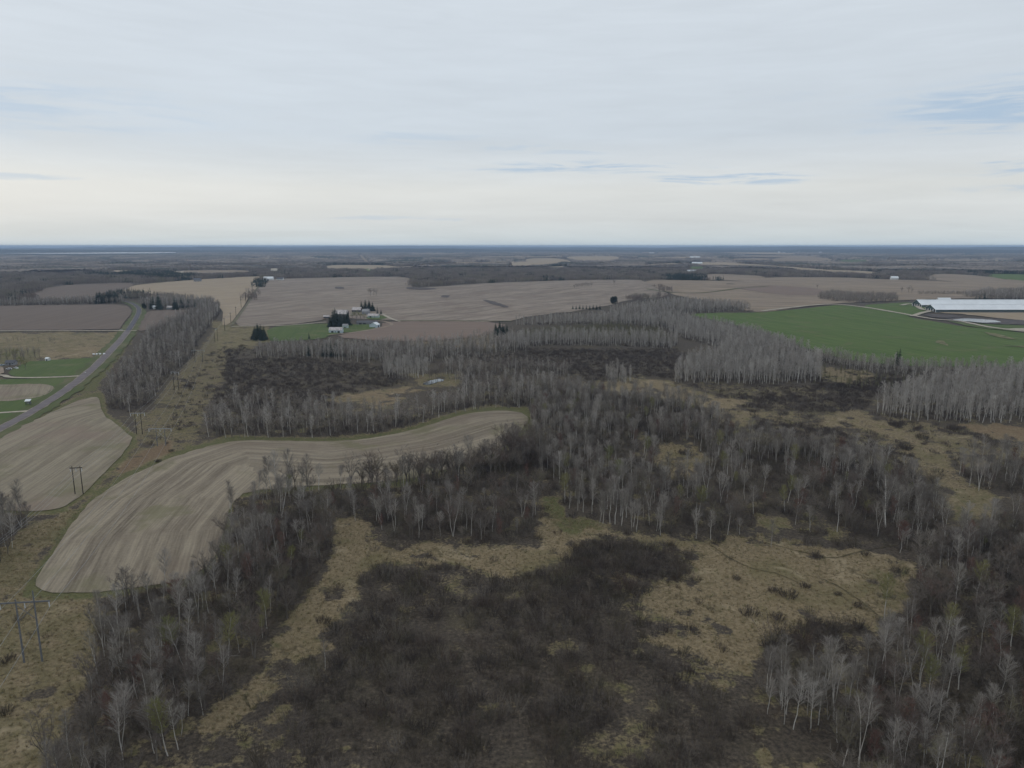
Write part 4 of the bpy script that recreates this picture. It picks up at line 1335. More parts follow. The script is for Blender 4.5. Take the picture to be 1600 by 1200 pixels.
for px, py, h in ((521, 511.5, 25), (527, 511, 23), (532, 510, 20), (516, 512, 17), (538, 509, 19), (543, 508.5, 21), (524, 507, 24)):
    single('fat_spruce', px, py, h, 'tall dark spruce in the cluster behind the white roofed farm shed', 'spruces beside the farm shed')
for px, py, h in ((565.5, 486, 17), (571, 485.5, 20), (577, 486, 19), (582.5, 486.5, 16)):
    single('fat_spruce', px, py, h, 'dark evergreen in the row behind the grey farmhouse', 'evergreens behind the farmhouse')
single('spruce', 590, 491.5, 14, 'pointed dark spruce beside the pale green farm shed, left one of two')
single('spruce', 595.5, 491.5, 9, 'smaller dark spruce right of the pale green farm shed')
for px, py, h in ((398, 530, 16), (403, 529, 19), (408, 530, 18), (413, 530.5, 17), (401, 531.5, 14), (410, 532, 13)):
    single('fat_spruce', px, py, h, 'dense dark spruce in the block left of the farm lawn', 'spruces left of the farm lawn')
for px, py, h in ((775, 523, 15), (781, 522, 17), (786, 523, 14), (792, 523.5, 13), (778, 525, 11)):
    single('fat_spruce', px, py, h, 'dark spruce at the right end of the reddish field', 'spruces at the end of the reddish field')
for px, py, h in ((482, 556, 12), (505, 557, 14), (511, 557, 15), (517, 557, 16), (523, 556, 14), (527, 556.5, 15), (537, 557, 11), (483, 530, 9)):
    single('spruce', px, py, h, 'narrow dark spruce among grey trees below the farm', 'spruces in the grey belt below the farm')
for k in range(13):
    single('fat_spruce', 153 + k * 2.5, 474.5 - k * .25, random.uniform(17, 25), 'tall dark pine in the row left of the road bend', 'pines left of the road bend')
single('round_pine', 225.5, 484.5, 12, 'dark round evergreen at the road bend beside the verge')
for px, py, h in ((236, 483, 20), (240, 482, 26), (248, 483, 30), (251, 483.5, 24), (273, 484, 26), (277, 484, 22), (284, 481, 20), (294, 481, 19), (306, 484, 18)):
    single('spruce', px, py, h, 'dark spruce in the wood right of the road bend', 'spruces right of the road bend')
single('round_pine', 959, 480, 21, 'big dark round crowned evergreen above the aspen belt')
for k in range(9):
    single('cedar', 895 + k * 5.3, 483.5 + (k % 2) * .4, random.uniform(7, 9), 'low dark green cedar in the trimmed row above the aspens', 'cedars in the low dark row')
for px, py, h in ((1400, 571, 15), (1404, 572, 17), (1398, 572.5, 11)):
    single('spruce', px, py, h, 'ragged dark spruce standing out before the green field', 'dark spruces before the green field')
for px, py, h in ((1524, 471, 12), (1530, 471, 16), (1538, 471, 19), (1543, 471, 13)):
    single('spruce', px, py, h, 'dark spruce behind the ridge of the long white barn', 'spruces behind the long barns')
for k in range(9):
    single('bare_far', 898 + k * 3.2, 452.5 - k * .35, random.uniform(15, 19), 'grey bare tree in the small island grove in the wide field', 'island grove in the wide field')
single('bare_far', 959.5, 446.5, 19, 'lone bare tree on the crest of the wide field')
for px, py in ((577, 461), (584, 462), (588, 462.5), (579, 463)):
    single('bare_far', px, py, random.uniform(16, 21), 'bare tree in the small pair of clumps above the farmstead', 'bare trees above the farmstead')
for px, py, h in ((1409, 458, 16), (1419, 458, 19), (1424, 459, 15), (1277, 452, 13)):
    single('bare_far', px, py, h, 'bare tree standing alone in the tan field above the barns', 'lone bare trees in the tan field')
for px, py, h in ((551, 501, 15), (557, 501, 17), (563, 501.5, 16), (569, 501, 13)):
    single('budding_far', px, py, h, 'olive budding tree in the middle of the farmstead', 'budding trees in the farmstead')
for px, py, h in ((40, 578, 10), (33, 574, 12), (12, 566, 11), (24, 562, 13)):
    single('budding_far', px, py, h, 'rounded tan budding tree beside the house on the left lawn', 'budding trees beside the left house')
for px, py, h in ((671, 593.5, 9), (674, 592.5, 12), (677, 591.8, 10), (680, 591.3, 13), (683, 591, 9), (689, 588, 13)):
    single('bare', px, py, h, 'dark bare tree on the far bank of the small pond', 'trees on the pond bank')
single('birch', 1427, 820, 19, 'leaning white barked tree with forked bare top at the wood edge', None)
single('birch', 953, 818, 16.5, 'left one of two straight white birches on the meadow edge', None)
single('birch', 961, 819, 15.5, 'right one of two straight white birches on the meadow edge', None)
single('birch', 1384, 824, 24, 'tallest white birch with several stems before the dark reddish trees')
single('birch', 1245, 800, 15, 'small neat white birch alone on the slope above the meadow')
single('birch', 1308, 831, 14, 'feathery pale birch beside the olive budding shrub')
single('birch', 708, 838, 17, 'pale birch with round white crown above the meadow tongue')
single('birch', 508, 1046, 9, 'thin pale forked stem standing alone in the dark brush')
single('budding', 1382, 970, 16, 'bright green budding tree on the right rim of the meadow')
single('budding', 1437, 1062, 15, 'pale green budding tree in the right wood, left one')
single('budding', 1450, 1098, 14, 'pale green budding tree leaning in the right wood, lower one')
single('budding', 265, 1045, 16, 'yellow green budding tree between white birches in the left wood')
single('birch', 1531, 1030, 17, 'round crowned pale tree rising from the reddish right wood')
single('birch', 1205, 855, 12, 'low pale birch alone at the back of the meadow')

def round_evergreen(h, w):
    tr, cr = MB(), MB()
    tr.tube([(0, 0, -.3), (0, 0, h * .4)], [.4, .3], 6)
    lumps = [(rvec() * u(0, w * .26) + Vector((0, 0, h * u(.35, .75))), u(.22, .34) * w) for _ in range(14)] + [(Vector((0, 0, h * .72)), w * .3)]
    for c_, r_ in lumps:
        for q in range(70):
            d = Vector((random.gauss(0, 1), random.gauss(0, 1), random.gauss(0, .9))).normalized()
            p = c_ + d * r_ * u(.7, 1.05)
            sd_ = d.cross(rvec(.3)).normalized() * r_ * u(.18, .3)
            cr.tri(p - sd_, p + sd_, p + (d + Vector((0, 0, u(.2, .9)))) * r_ * .35)
    return tr, cr


protos('round_pine', 3, lambda k: round_evergreen(u(13, 15), u(9, 12)), M['bare_trunk'], M['needles'])
protos('fat_spruce', 4, lambda k: spruce(u(12, 14), u(8.0, 9.5), 18, 17, .22), M['bare_trunk'], M['needles'])
M['bush_twig'] = ramp_by_random('dark_bush_twigs', [(0.075, 0.060, 0.05), (0.10, 0.08, 0.066), (0.09, 0.078, 0.05)])
protos('dense_bush', 3, lambda k: bush(u(2.2, 2.8), u(5, 6.2), 70, 16, .06), None, M['bush_twig'])
protos('cedar', 2, lambda k: spruce(8, 5.2, 11, 13, .2), M['bare_trunk'], M['needles'])
protos('bare_far', 3, lambda k: broad_tree(13, 4.2, 6, 7, 8, .13), M['bare_trunk'], M['bare_twig'])
protos('budding_far', 2, lambda k: broad_tree(12, 4.8, 6, 8, 10, .17), M['bare_trunk'], M['bud_twig'])
PROTO_H = {k: [max(v.co.z for v in c.vertices) for (_, c) in PROTO[k]] for k in PROTO}
NAME = {'birch': ('birch_tree', 'tree'), 'birch_red': ('red_budded_tree', 'tree'), 'budding': ('budding_tree', 'tree'), 'bare': ('bare_tree', 'tree'),
        'aspen': ('aspen_tree', 'tree'), 'belt': ('bare_tree', 'tree'), 'spruce': ('spruce_tree', 'tree'), 'round_pine': ('pine_tree', 'tree'),
        'fat_spruce': ('spruce_tree', 'tree'), 'cedar': ('cedar_tree', 'tree'), 'bare_far': ('bare_tree', 'tree'), 'budding_far': ('budding_tree', 'tree'), 'dense_bush': ('shrub', 'shrub'), 'shrub': ('shrub', 'shrub'), 'marsh_shrub': ('shrub', 'shrub')}


def plant(key, k, x, y, z, s, label, group=None, lean=3.0):
    tm, cm = PROTO[key][k]
    nm, cat = NAME[key]
    rot = (R(random.uniform(-lean, lean)), R(random.uniform(-lean, lean)), random.uniform(0, 6.283))
    if tm is None:
        return link(nm, cm, label=label, cat=cat, group=group, loc=(x, y, z), rot=rot, scale=(s, s, s))
    e = link(nm, None, label=label, cat=cat, group=group, loc=(x, y, z), rot=rot, scale=(s, s, s))
    link('trunk', tm, parent=e)
    link('crown', cm, parent=e)
    return e


for i, (key, px, py, h, label, group) in enumerate(SINGLE):
    x, y, z = at1(px, py)
    k = i % len(PROTO[key])
    e = plant(key, k, x, y, z, h / PROTO_H[key][k], label, group, 2.0)
    if 'leaning white' in label: e.rotation_euler = (0, R(15), .4)


def stuff(name, key, pts, label, cat, lean=4.0, xy=None):
    """one object: copies of the plant meshes placed on points by geometry nodes"""
    if not pts: return
    coll = bpy.data.collections.new(name + '_kinds')
    for k, (tm, cm) in enumerate(PROTO[key]):
        if tm is None:
            o = bpy.data.objects.new('%s_kind_%02d' % (name, k), cm)
        else:
            jm = bpy.data.meshes.new(name)
            tv = np.array([v.co for v in tm.vertices]); cv = np.array([v.co for v in cm.vertices])
            fs = [tuple(p.vertices) for p in tm.polygons]; nt_ = len(fs)
            fs += [tuple(i + len(tv) for i in p.vertices) for p in cm.polygons]
            jm.from_pydata(np.vstack([tv, cv]).tolist(), [], fs)
            jm.materials.append(tm.materials[0]); jm.materials.append(cm.materials[0])
            mi = np.ones(len(fs), np.int32); mi[:nt_] = 0
            jm.polygons.foreach_set('material_index', mi)
            o = bpy.data.objects.new('%s_kind_%02d' % (name, k), jm)
        coll.objects.link(o)
    n = len(pts)
    P = np.array([(p[0], p[1], p[2]) for p in pts], np.float32)
    me = bpy.data.meshes.new(name)
    me.vertices.add(n); me.vertices.foreach_set('co', P.ravel())
    a = me.attributes.new('kind_index', 'INT', 'POINT'); a.data.foreach_set('value', rng.integers(0, len(PROTO[key]), n).astype(np.int32))
    rot = np.stack([np.radians(rng.uniform(-lean, lean, n)), np.radians(rng.uniform(-lean, lean, n)), rng.uniform(0, 6.283, n)], -1).astype(np.float32)
    a = me.attributes.new('turn', 'FLOAT_VECTOR', 'POINT'); a.data.foreach_set('vector', rot.ravel())
    s = np.array([p[3] for p in pts], np.float32)
    sc = np.stack([s * (xy or 1), s * (xy or 1), s], -1).astype(np.float32)
    a = me.attributes.new('size', 'FLOAT_VECTOR', 'POINT'); a.data.foreach_set('vector', sc.ravel())
    o = link(name, me, kind='stuff', label=label, cat=cat)
    g = bpy.data.node_groups.new(name + '_scatter', 'GeometryNodeTree')
    g.interface.new_socket('Geometry', in_out='INPUT', socket_type='NodeSocketGeometry')
    g.interface.new_socket('Geometry', in_out='OUTPUT', socket_type='NodeSocketGeometry')
    gi = g.nodes.new('NodeGroupInput'); go = g.nodes.new('NodeGroupOutput')
    ci = g.nodes.new('GeometryNodeCollectionInfo'); ci.inputs['Collection'].default_value = coll
    ci.inputs['Separate Children'].default_value = True; ci.inputs['Reset Children'].default_value = True
    ip = g.nodes.new('GeometryNodeInstanceOnPoints'); ip.inputs['Pick Instance'].default_value = True

    def named(nm, ty):
        q = g.nodes.new('GeometryNodeInputNamedAttribute'); q.data_type = ty; q.inputs['Name'].default_value = nm
        return [s_ for s_ in q.outputs if s_.enabled and s_.name == 'Attribute'][0]
    g.links.new(gi.outputs[0], ip.inputs['Points'])
    g.links.new(ci.outputs[0], ip.inputs['Instance'])
    g.links.new(named('kind_index', 'INT'), ip.inputs['Instance Index'])
    g.links.new(named('turn', 'FLOAT_VECTOR'), ip.inputs['Rotation'])
    g.links.new(named('size', 'FLOAT_VECTOR'), ip.inputs['Scale'])
    g.links.new(ip.outputs[0], go.inputs[0])
    md = o.modifiers.new('scatter', 'NODES'); md.node_group = g
    return o


LOOK = {'birch': 'pale bare tree', 'bare': 'dark twiggy tree', 'birch_red': 'reddish budded tree', 'budding': 'green tinged tree',
        'aspen': 'slim grey aspen', 'belt': 'grey brown bare tree'}


def in_view(p, hgt=14):
    px, py = proj(np.array([p[0]]), np.array([p[1]]), np.array([p[2]]))
    qx, qy = proj(np.array([p[0]]), np.array([p[1]]), np.array([p[2] + hgt]))
    return -15 < px[0] < 1615 and qy[0] < 1195


def individuals(key, limit, stuff_name, stuff_label):
    pts = sorted(TREES[key], key=lambda p: math.hypot(p[0], p[1]))
    n = 0; rest = []
    reach = {}
    for p in pts:
        d_ = math.hypot(p[0], p[1]); a_, b_ = reach.get(p[4], (d_, d_)); reach[p[4]] = (min(a_, d_), max(b_, d_))
    for p in pts:
        if n < limit and STANDS[p[4]][0] and in_view(p):
            where = STANDS[p[4]][0]
            k = random.randrange(len(PROTO[key]))
            hh = p[3] * PROTO_H[key][k]
            size = 'tall' if hh > 14.5 else 'small' if hh < 10.5 else 'middling'
            if key == 'birch' and k in (2, 5): size = 'forked'
            a_, b_ = reach[p[4]]
            f_ = (math.hypot(p[0], p[1]) - a_) / (b_ - a_ + 1e-6)
            part_ = 'at the front of the' if f_ < .33 else 'in the middle of the' if f_ < .66 else 'at the back of the'
            spot = where.replace('in the', part_, 1) if where.startswith('in the') else where
            lab = size + ' ' + LOOK[key] + ' ' + spot
            plant(key, k, p[0], p[1], p[2], p[3], lab, LOOK[key] + 's ' + spot, 5.5)
            n += 1
        else:
            rest.append(p)
    stuff(stuff_name, key, rest, stuff_label, 'woodland')
    print('PLANTS', key, n, len(rest))


individuals('birch', 290, 'birch_wood', 'pale bare birch wood behind the nearest trees')
individuals('bare', 250, 'bare_wood', 'dark bare wood behind the nearest trees')
individuals('birch_red', 80, 'red_budded_wood', 'reddish budded trees scattered in the woods')
individuals('budding', 60, 'budding_wood', 'green tinged trees scattered in the woods')
individuals('aspen', 150, 'aspen_wood', 'tall grey aspen woods beyond the marsh')
individuals('belt', 0, 'belt_wood', 'grey brown tree belts between the fields and the marsh')
stuff('sapling_thicket', 'sapling', TREES['sapling'], 'brown grey saplings filling the woods between the taller trees', 'brush')
stuff('shrub_thicket', 'shrub', TREES['shrub'], 'dense dark leafless brush covering the wet ground', 'brush')
stuff('marsh_thicket', 'marsh_shrub', TREES['marsh_shrub'], 'low dark purple brown brush in the far marsh', 'brush')
stuff('larch_wood', 'larch', TREES['larch'], 'olive young larches in a band before the aspens', 'woodland')
print('PLANTS shrubs', len(TREES['shrub']), len(TREES['marsh_shrub']), len(TREES['larch']))

# dry grass tussocks on the near meadows
tp = []
for i in (0, 3, 4, 5, 6, 7, 8, 9, 10, 11, 12, 13, 15):
    x, y, z = scatter(MEADOW[i][0], .32 if i != 15 else .05)
    k = (np.hypot(x, y) < 620) & (cover(x, y, z)[0] > .5)
    for a, b, c in zip(x[k], y[k], z[k]): tp.append((float(a), float(b), float(c), random.uniform(.6, 1.5)))
stuff('dry_grass', 'tuft', tp, 'tan dry grass tussocks of the open meadows', 'grass', 8)
print('PLANTS tufts', len(tp))


# far woods between the fields (1 km to 4.5 km)
def far_woods():
    a0 = R(41)
    out = []; pine = []
    s = 25.0
    gx, gy = np.meshgrid(np.arange(-3300, 3300, s), np.arange(1150, 4600, s))
    gx = gx.ravel() + rng.uniform(-.4, .4, gx.size) * s; gy = gy.ravel() + rng.uniform(-.4, .4, gy.size) * s
    m = np.abs(np.arctan2(gx, gy)) < a0
    gx, gy = gx[m], gy[m]
    gz = H(gx, gy)
    px, py = proj(gx, gy, gz)
    keep = (py < 474)
    # the farmland in the middle stays open; only woods behind these lines
    for e in EXCL:
        yy = [q[1] for q in e]
        if min(yy) > 480: continue
        # a clump is 30 m wide: keep its middle clear of the edge
        keep &= ~inside(px, py, e)
        keep &= ~inside(px, py - .4, e)
    open_ = [(-400, 476), (80, 470), (200, 468), (345, 470), (360, 510), (420, 512), (600, 505), (800, 500), (1000, 470), (1280, 470), (1430, 468), (1480, 462), (1600, 462), (2000, 470), (2000, 600), (-400, 600)]
    keep &= ~inside(px, py, open_)
    keep &= ~inside(px, py, [(1040, 452), (1700, 445), (1700, 470), (1040, 470)])
    gx, gy, gz = gx[keep], gy[keep], gz[keep]
    cn = np.sin(gx / 260 + 2.1 * np.sin(gy / 410)) + np.sin(gy / 330 + 1.4 * np.sin(gx / 180) + 1)
    for a, b, c, q in zip(gx, gy, gz, cn):
        (pine if random.random() < (.75 if q > 1.5 else .05) else out).append((float(a), float(b), float(c), random.uniform(.85, 1.15)))
    stuff('far_wood', 'far', out, 'brown grey bare woods between the distant fields', 'woodland', 0)
    stuff('far_pine_wood', 'far_pine', pine, 'dark green pine woods between the distant fields', 'woodland', 0)
    print('PLANTS far', len(out), len(pine))


far_woods()

# ------------------------------------------------------------------ buildings
M['white_wall'] = simple('white_siding', (0.62, 0.63, 0.62), .7, .06)
M['pale_blue_wall'] = simple('pale_blue_siding', (0.50, 0.58, 0.62), .7, .06)
M['pale_green_wall'] = simple('pale_green_siding', (0.42, 0.50, 0.47), .7, .08)
M['grey_wall'] = simple('grey_siding', (0.26, 0.26, 0.27), .8, .1)
M['dark_wall'] = simple('dark_weathered_boards', (0.085, 0.08, 0.08), .9, .2)
M['curtain'] = simple('dark_green_curtain', (0.055, 0.085, 0.085), .7, .1)
M['concrete'] = simple('barn_concrete', (0.30, 0.29, 0.28), .9, .1)
M['white_roof'] = simple('white_steel_roof', (0.78, 0.80, 0.81), .45, .05, .08)
M['rust_roof'] = simple('rusty_white_roof', (0.50, 0.45, 0.43), .6, .3, .35)
M['grey_roof'] = simple('grey_shingles', (0.30, 0.295, 0.30), .8, .12)
M['dark_roof'] = simple('dark_shingles', (0.12, 0.12, 0.13), .8, .12)
M['door'] = simple('dark_doorway', (0.05, 0.055, 0.06), .7, .1)
M['glass'] = simple('window_glass', (0.05, 0.06, 0.07), .15, .05)
M['wood_pole'] = simple('dark_wood_pole', (0.045, 0.038, 0.032), .9, .2)
M['grey_pole'] = simple('weathered_grey_pole', (0.15, 0.155, 0.165), .8, .15)
M['steel'] = simple('grey_steel', (0.30, 0.31, 0.32), .5, .08)
M['insulator'] = simple('pale_insulator', (0.55, 0.57, 0.58), .35, .05)
M['wire'] = simple('aluminium_wire', (0.30, 0.31, 0.32), .5, .05)
M['tyre'] = simple('black_tyre', (0.02, 0.02, 0.02), .9, .1)
M['car_white'] = simple('white_car_paint', (0.70, 0.71, 0.72), .3, .03)
M['car_blue'] = simple('blue_grey_car_paint', (0.30, 0.38, 0.46), .3, .03)
M['dead_wood'] = simple('bleached_wood', (0.24, 0.22, 0.20), .9, .2)


def building(name, px, py, L_, W, eave, ridge, yaw, wall, roof, label, cat, group=None, doors=(), windows=(), over=.4, chimney=False):
    """gabled building, ridge along its own x axis; front wall faces -y. doors / windows: (x, z, w, h) on the front"""
    x, y, z = at1(px, py)
    e = link(name, None, label=label, cat=cat, group=group, loc=(x, y, z), rot=(0, 0, R(yaw)))
    h = W / 2
    m = MB()
    m.add([(-L_ / 2, -h, -1), (L_ / 2, -h, -1), (L_ / 2, h, -1), (-L_ / 2, h, -1), (-L_ / 2, -h, eave), (L_ / 2, -h, eave), (L_ / 2, h, eave), (-L_ / 2, h, eave), (-L_ / 2, 0, ridge), (L_ / 2, 0, ridge)],
          [(0, 1, 5, 4), (2, 3, 7, 6), (1, 2, 6, 9, 5), (3, 0, 4, 8, 7), (4, 5, 9, 8), (6, 7, 8, 9), (3, 2, 1, 0)])
    m.build('wall', wall, e)
    r = MB()
    sl = (ridge - eave) / h; t_ = .18; o = over
    a = L_ / 2 + o; b = h + o; ze = eave - sl * o + .03; zr = ridge + .03
    for s in (-1, 1):
        q = [(-a, s * b, ze), (a, s * b, ze), (a, 0, zr), (-a, 0, zr)]
        q += [(p[0], p[1], p[2] + t_) for p in q]
        r.add(q, [(0, 1, 2, 3), (4, 5, 6, 7), (0, 1, 5, 4), (2, 3, 7, 6), (1, 2, 6, 5), (0, 3, 7, 4)])
    rf = r.build('roof', roof, e)
    if chimney: MB().box(L_ * .2, L_ * .2 + .8, -.4, .4, ridge - 1, ridge + 1.2).build('chimney', M['grey_wall'], rf)
    for (dx, dz, w, hh) in doors:
        MB().box(dx - w / 2, dx + w / 2, -h - .08, -h + .05, dz, dz + hh).build('door', M['door'], e)
    for (dx, dz, w, hh) in windows:
        f = MB().box(dx - w / 2 - .12, dx + w / 2 + .12, -h - .05, -h + .03, dz - .12, dz + hh + .12).build('window', M['white_wall'], e)
        MB().box(dx - w / 2, dx + w / 2, -h - .09, -h - .045, dz, dz + hh).build('pane', M['glass'], f)
    return e


def long_barn(px, py, length, W, eave, ridge, label):
    """long open-sided cattle barn, left gable towards the camera, front wall runs to the right"""
    x, y, z = at1(px, py)
    e = link('cattle_barn', None, label=label, cat='barn', loc=(x, y, z), group=None)
    base = MB().box(0, length, 0, .3, -1.5, 1.1); base.box(0, length, W - .3, W, -1.5, 1.1)
    base.build('low_wall', M['concrete'], e)
    c = MB().box(.2, length - .2, .08, .2, 1.1, eave); c.box(.2, length - .2, W - .2, W - .08, 1.1, eave)
    c.build('side_curtain', M['curtain'], e)
    MB().box(6, length, 4, W - 4, .02, .12).build('barn_floor', M['concrete'], e)
    g = MB()
    g.add([(.25, -.02, eave), (.25, W + .02, eave), (.25, W / 2, ridge - .15), (.6, -.02, eave), (.6, W + .02, eave), (.6, W / 2, ridge - .15)], [(0, 2, 1), (3, 4, 5), (0, 1, 4, 3), (1, 2, 5, 4), (2, 0, 3, 5)])
    g.build('gable', M['curtain'], e)
    for k in range(5):
        yy = 1.5 + k * (W - 3) / 4
        MB().box(.1, .9, yy - .9, yy + .9, -1, eave).build('pillar', M['white_wall'], e)
    MB().box(8, 8.3, 1, W - 1, 0, eave).build('inner_wall', M['dark_wall'], e)
    sl = (ridge - eave) / (W / 2)
    for s in (0, 1):
        n = 12
        for k in range(n):                                     # roof laid in broad steel panels
            x0 = -1.5 + (length + 1.5) * k / n; x1 = -1.5 + (length + 1.5) * (k + 1) / n - .06
            ya, za = (-1.2, eave - sl * 1.2) if s == 0 else (W + 1.2, eave - sl * 1.2)
            yb, zb = W / 2 + (-.9 if s == 0 else .9), ridge - sl * .9
            lift_ = .02 * (k % 2)
            q = [(x0, ya, za + .1 + lift_), (x1, ya, za + .1 + lift_), (x1, yb, zb + .1 + lift_), (x0, yb, zb + .1 + lift_)]
            q += [(p[0], p[1], p[2] + .15) for p in q]
            MB().add(q, [(3, 2, 1, 0), (4, 5, 6, 7), (0, 1, 5, 4), (1, 2, 6, 5), (2, 3, 7, 6), (3, 0, 4, 7)]).build('roof_panel', M['white_roof'], e)
    v = MB()
    v.add([(-1.5, W / 2 - 1.1, ridge + .1), (length, W / 2 - 1.1, ridge + .1), (length, W / 2 + 1.1, ridge + .1), (-1.5, W / 2 + 1.1, ridge + .1), (-1.5, W / 2, ridge + .6), (length, W / 2, ridge + .6)],
          [(0, 1, 5, 4), (2, 3, 4, 5), (1, 2, 5), (3, 0, 4), (3, 2, 1, 0)])
    v.build('ridge_cap', M['white_roof'], e)
    return e


long_barn(1462, 488.3, 240, 32, 5.0, 12.0, 'front one of two long white roofed cattle barns above the pond')
long_barn(1440, 480.2, 240, 32, 4.6, 12.3, 'rear one of two long white roofed cattle barns, half hidden')
building('shed', 1474, 474.5, 24, 14, 5, 11.5, 0, M['white_wall'], M['white_roof'], 'white shed roof showing behind the ridge of the rear barn', 'shed')

# farmstead
building('farm_shed', 525.5, 520, 17, 8, 4.0, 7.2, -2, M['pale_blue_wall'], M['rust_roof'], 'pale farm shed with rust streaked white roof before the spruces', 'shed', doors=((-4, 0, 3, 2.8), (4.2, 0, 3, 2.8)), windows=((0, 1.2, 1.2, 1.2),))
building('garden_shed', 540, 513, 7, 6, 4.2, 6.0, -2, M['pale_green_wall'], M['grey_roof'], 'small grey green shed right of the rust roofed farm shed', 'shed', doors=((0, 0, 2, 2.4),))
building('shelter_barn', 585.5, 511.3, 11.5, 11, 4.0, 6.8, 78, M['pale_blue_wall'], M['white_roof'], 'white roofed low gabled garage at the right end of the farmstead', 'garage', doors=((0, 0, 3.5, 3),))
building('long_garage', 574, 507, 30, 9, 3.0, 5.4, -4, M['grey_wall'], M['dark_roof'], 'long dark grey farm building behind the white roofed garage', 'garage', doors=((-9, 0, 4, 2.5), (-3, 0, 4, 2.5)), windows=((6, 1.1, 2, 1.1), (11, 1.1, 2, 1.1)))
building('farmhouse', 572, 491.5, 11, 9, 5.6, 9.0, -6, M['grey_wall'], M['grey_roof'], 'grey two storey farmhouse below the dark evergreens', 'house', windows=((-3, 1, 1.2, 1.5), (3, 1, 1.2, 1.5), (-3, 3.7, 1.2, 1.4), (3, 3.7, 1.2, 1.4)), doors=((0, 0, 1.2, 2.2),), chimney=True)
building('old_house', 558, 488, 15, 9, 4.4, 8.4, -6, M['dark_wall'], M['rust_roof'], 'low old building with worn pale roof left of the farmhouse', 'house', windows=((-4, 1, 1.2, 1.3), (4, 1, 1.2, 1.3)), doors=((0, 0, 1.4, 2.2),))
building('farm_shed', 584, 496.5, 17, 8, 3.6, 6.2, -8, M['pale_green_wall'], M['rust_roof'], 'pale green farm shed before the pointed spruces', 'shed', doors=((-4, 0, 3, 2.7),), windows=((3, 1.2, 1.2, 1),))
building('barn', 535, 498, 18, 12, 8, 13.5, -3, M['dark_wall'], M['rust_roof'], 'tall dark barn with worn pale roof behind the big spruces', 'barn', doors=((0, 0, 4, 4),))
building('machine_shed', 510.5, 497.5, 9, 7, 3, 4.8, 10, M['dark_wall'], M['rust_roof'], 'small dark shed with pale roof left of the big spruces', 'shed', doors=((0, 0, 4, 2.4),))
# far farms
building('barn', 420, 438.2, 30, 14, 6.5, 12, -2, M['white_wall'], M['white_roof'], 'long white barn at the far corner of the grey field', 'barn', doors=((0, 0, 5, 4),))
building('house', 438, 438.2, 20, 12, 5, 10, -4, M['white_wall'], M['dark_roof'], 'dark roofed white house beside the far white barn', 'house', windows=((-4, 1.2, 2, 1.5), (4, 1.2, 2, 1.5)))
building('house', 309, 440.3, 20, 11, 6, 11, 5, M['grey_wall'], M['dark_roof'], 'dark house with trees on the crest of the far tan field', 'house', windows=((-4, 1.2, 2, 1.5), (4, 1.2, 2, 1.5)))
building('barn', 1080.5, 427.2, 34, 18, 7, 14, -8, M['white_wall'], M['white_roof'], 'white barn beyond the grey field among bare trees', 'barn', doors=((0, 0, 5, 4),))
building('barn', 1089, 413.2, 60, 20, 8, 14, -3, M['white_wall'], M['white_roof'], 'distant pale barn at the tan field beyond the woods', 'barn')
building('barn', 1397, 437.4, 22, 12, 7, 12, -6, M['white_wall'], M['white_roof'], 'white shed at the edge of the wood above the barns', 'shed')
building('barn', 1086, 403.6, 90, 24, 9, 16, 2, M['white_wall'], M['white_roof'], 'far white farm building before the hills, right of centre', 'barn')
building('barn', 483.5, 407.2, 24, 14, 8, 14, 0, M['white_wall'], M['white_roof'], 'tiny white barn in the far pine wood', 'barn')
building('house', 241, 482.8, 10, 8, 3.4, 6, -10, M['white_wall'], M['white_roof'], 'white cabin among the spruces right of the road bend', 'house', doors=((0, 0, 1.4, 2.2),))
building('house', 266, 483, 9, 7, 3.2, 5.6, -10, M['grey_wall'], M['rust_roof'], 'small grey roofed cabin at the edge of the road bend wood', 'house')
for i, (px, py, w, h) in enumerate(((1217, 395.6, 26, 22), (1225, 396, 40, 14), (1241, 395.5, 60, 18), (1245, 396, 45, 14), (1250, 395.2, 55, 26), (1256, 396, 50, 14), (1270, 396, 60, 13), (1282, 396, 40, 22), (1287, 396.2, 36, 13), (506, 391.5, 60, 20), (1023, 389, 50, 20), (1018, 396.5, 60, 16))):
    building('farm_building', px, py, w, 26, h * .55, h, random.uniform(-12, 12), M['white_wall'], M['white_roof'], 'tiny white building of the distant village on the right' if 1200 < px < 1300 else 'tiny white building far off before the hills', 'building', 'distant white buildings' if 1200 < px < 1300 else 'far scattered buildings')

# left lawn: house, shed, shelter, vehicles
building('house', 18, 570, 8, 6, 2.5, 4.4, 12, M['grey_wall'], M['dark_roof'], 'low grey house with dark roof at the left edge among budding trees', 'house', windows=((-2.4, 1, 1.2, 1), (2.4, 1, 1.2, 1)), doors=((0, 0, 1.0, 2.0),))
building('shed', 75, 564, 3.4, 3, 2.4, 3.5, -6, M['white_wall'], M['white_roof'], 'small white garden shed at the back of the left lawn', 'shed', doors=((0, .05, 1.2, 1.9),), over=.15)


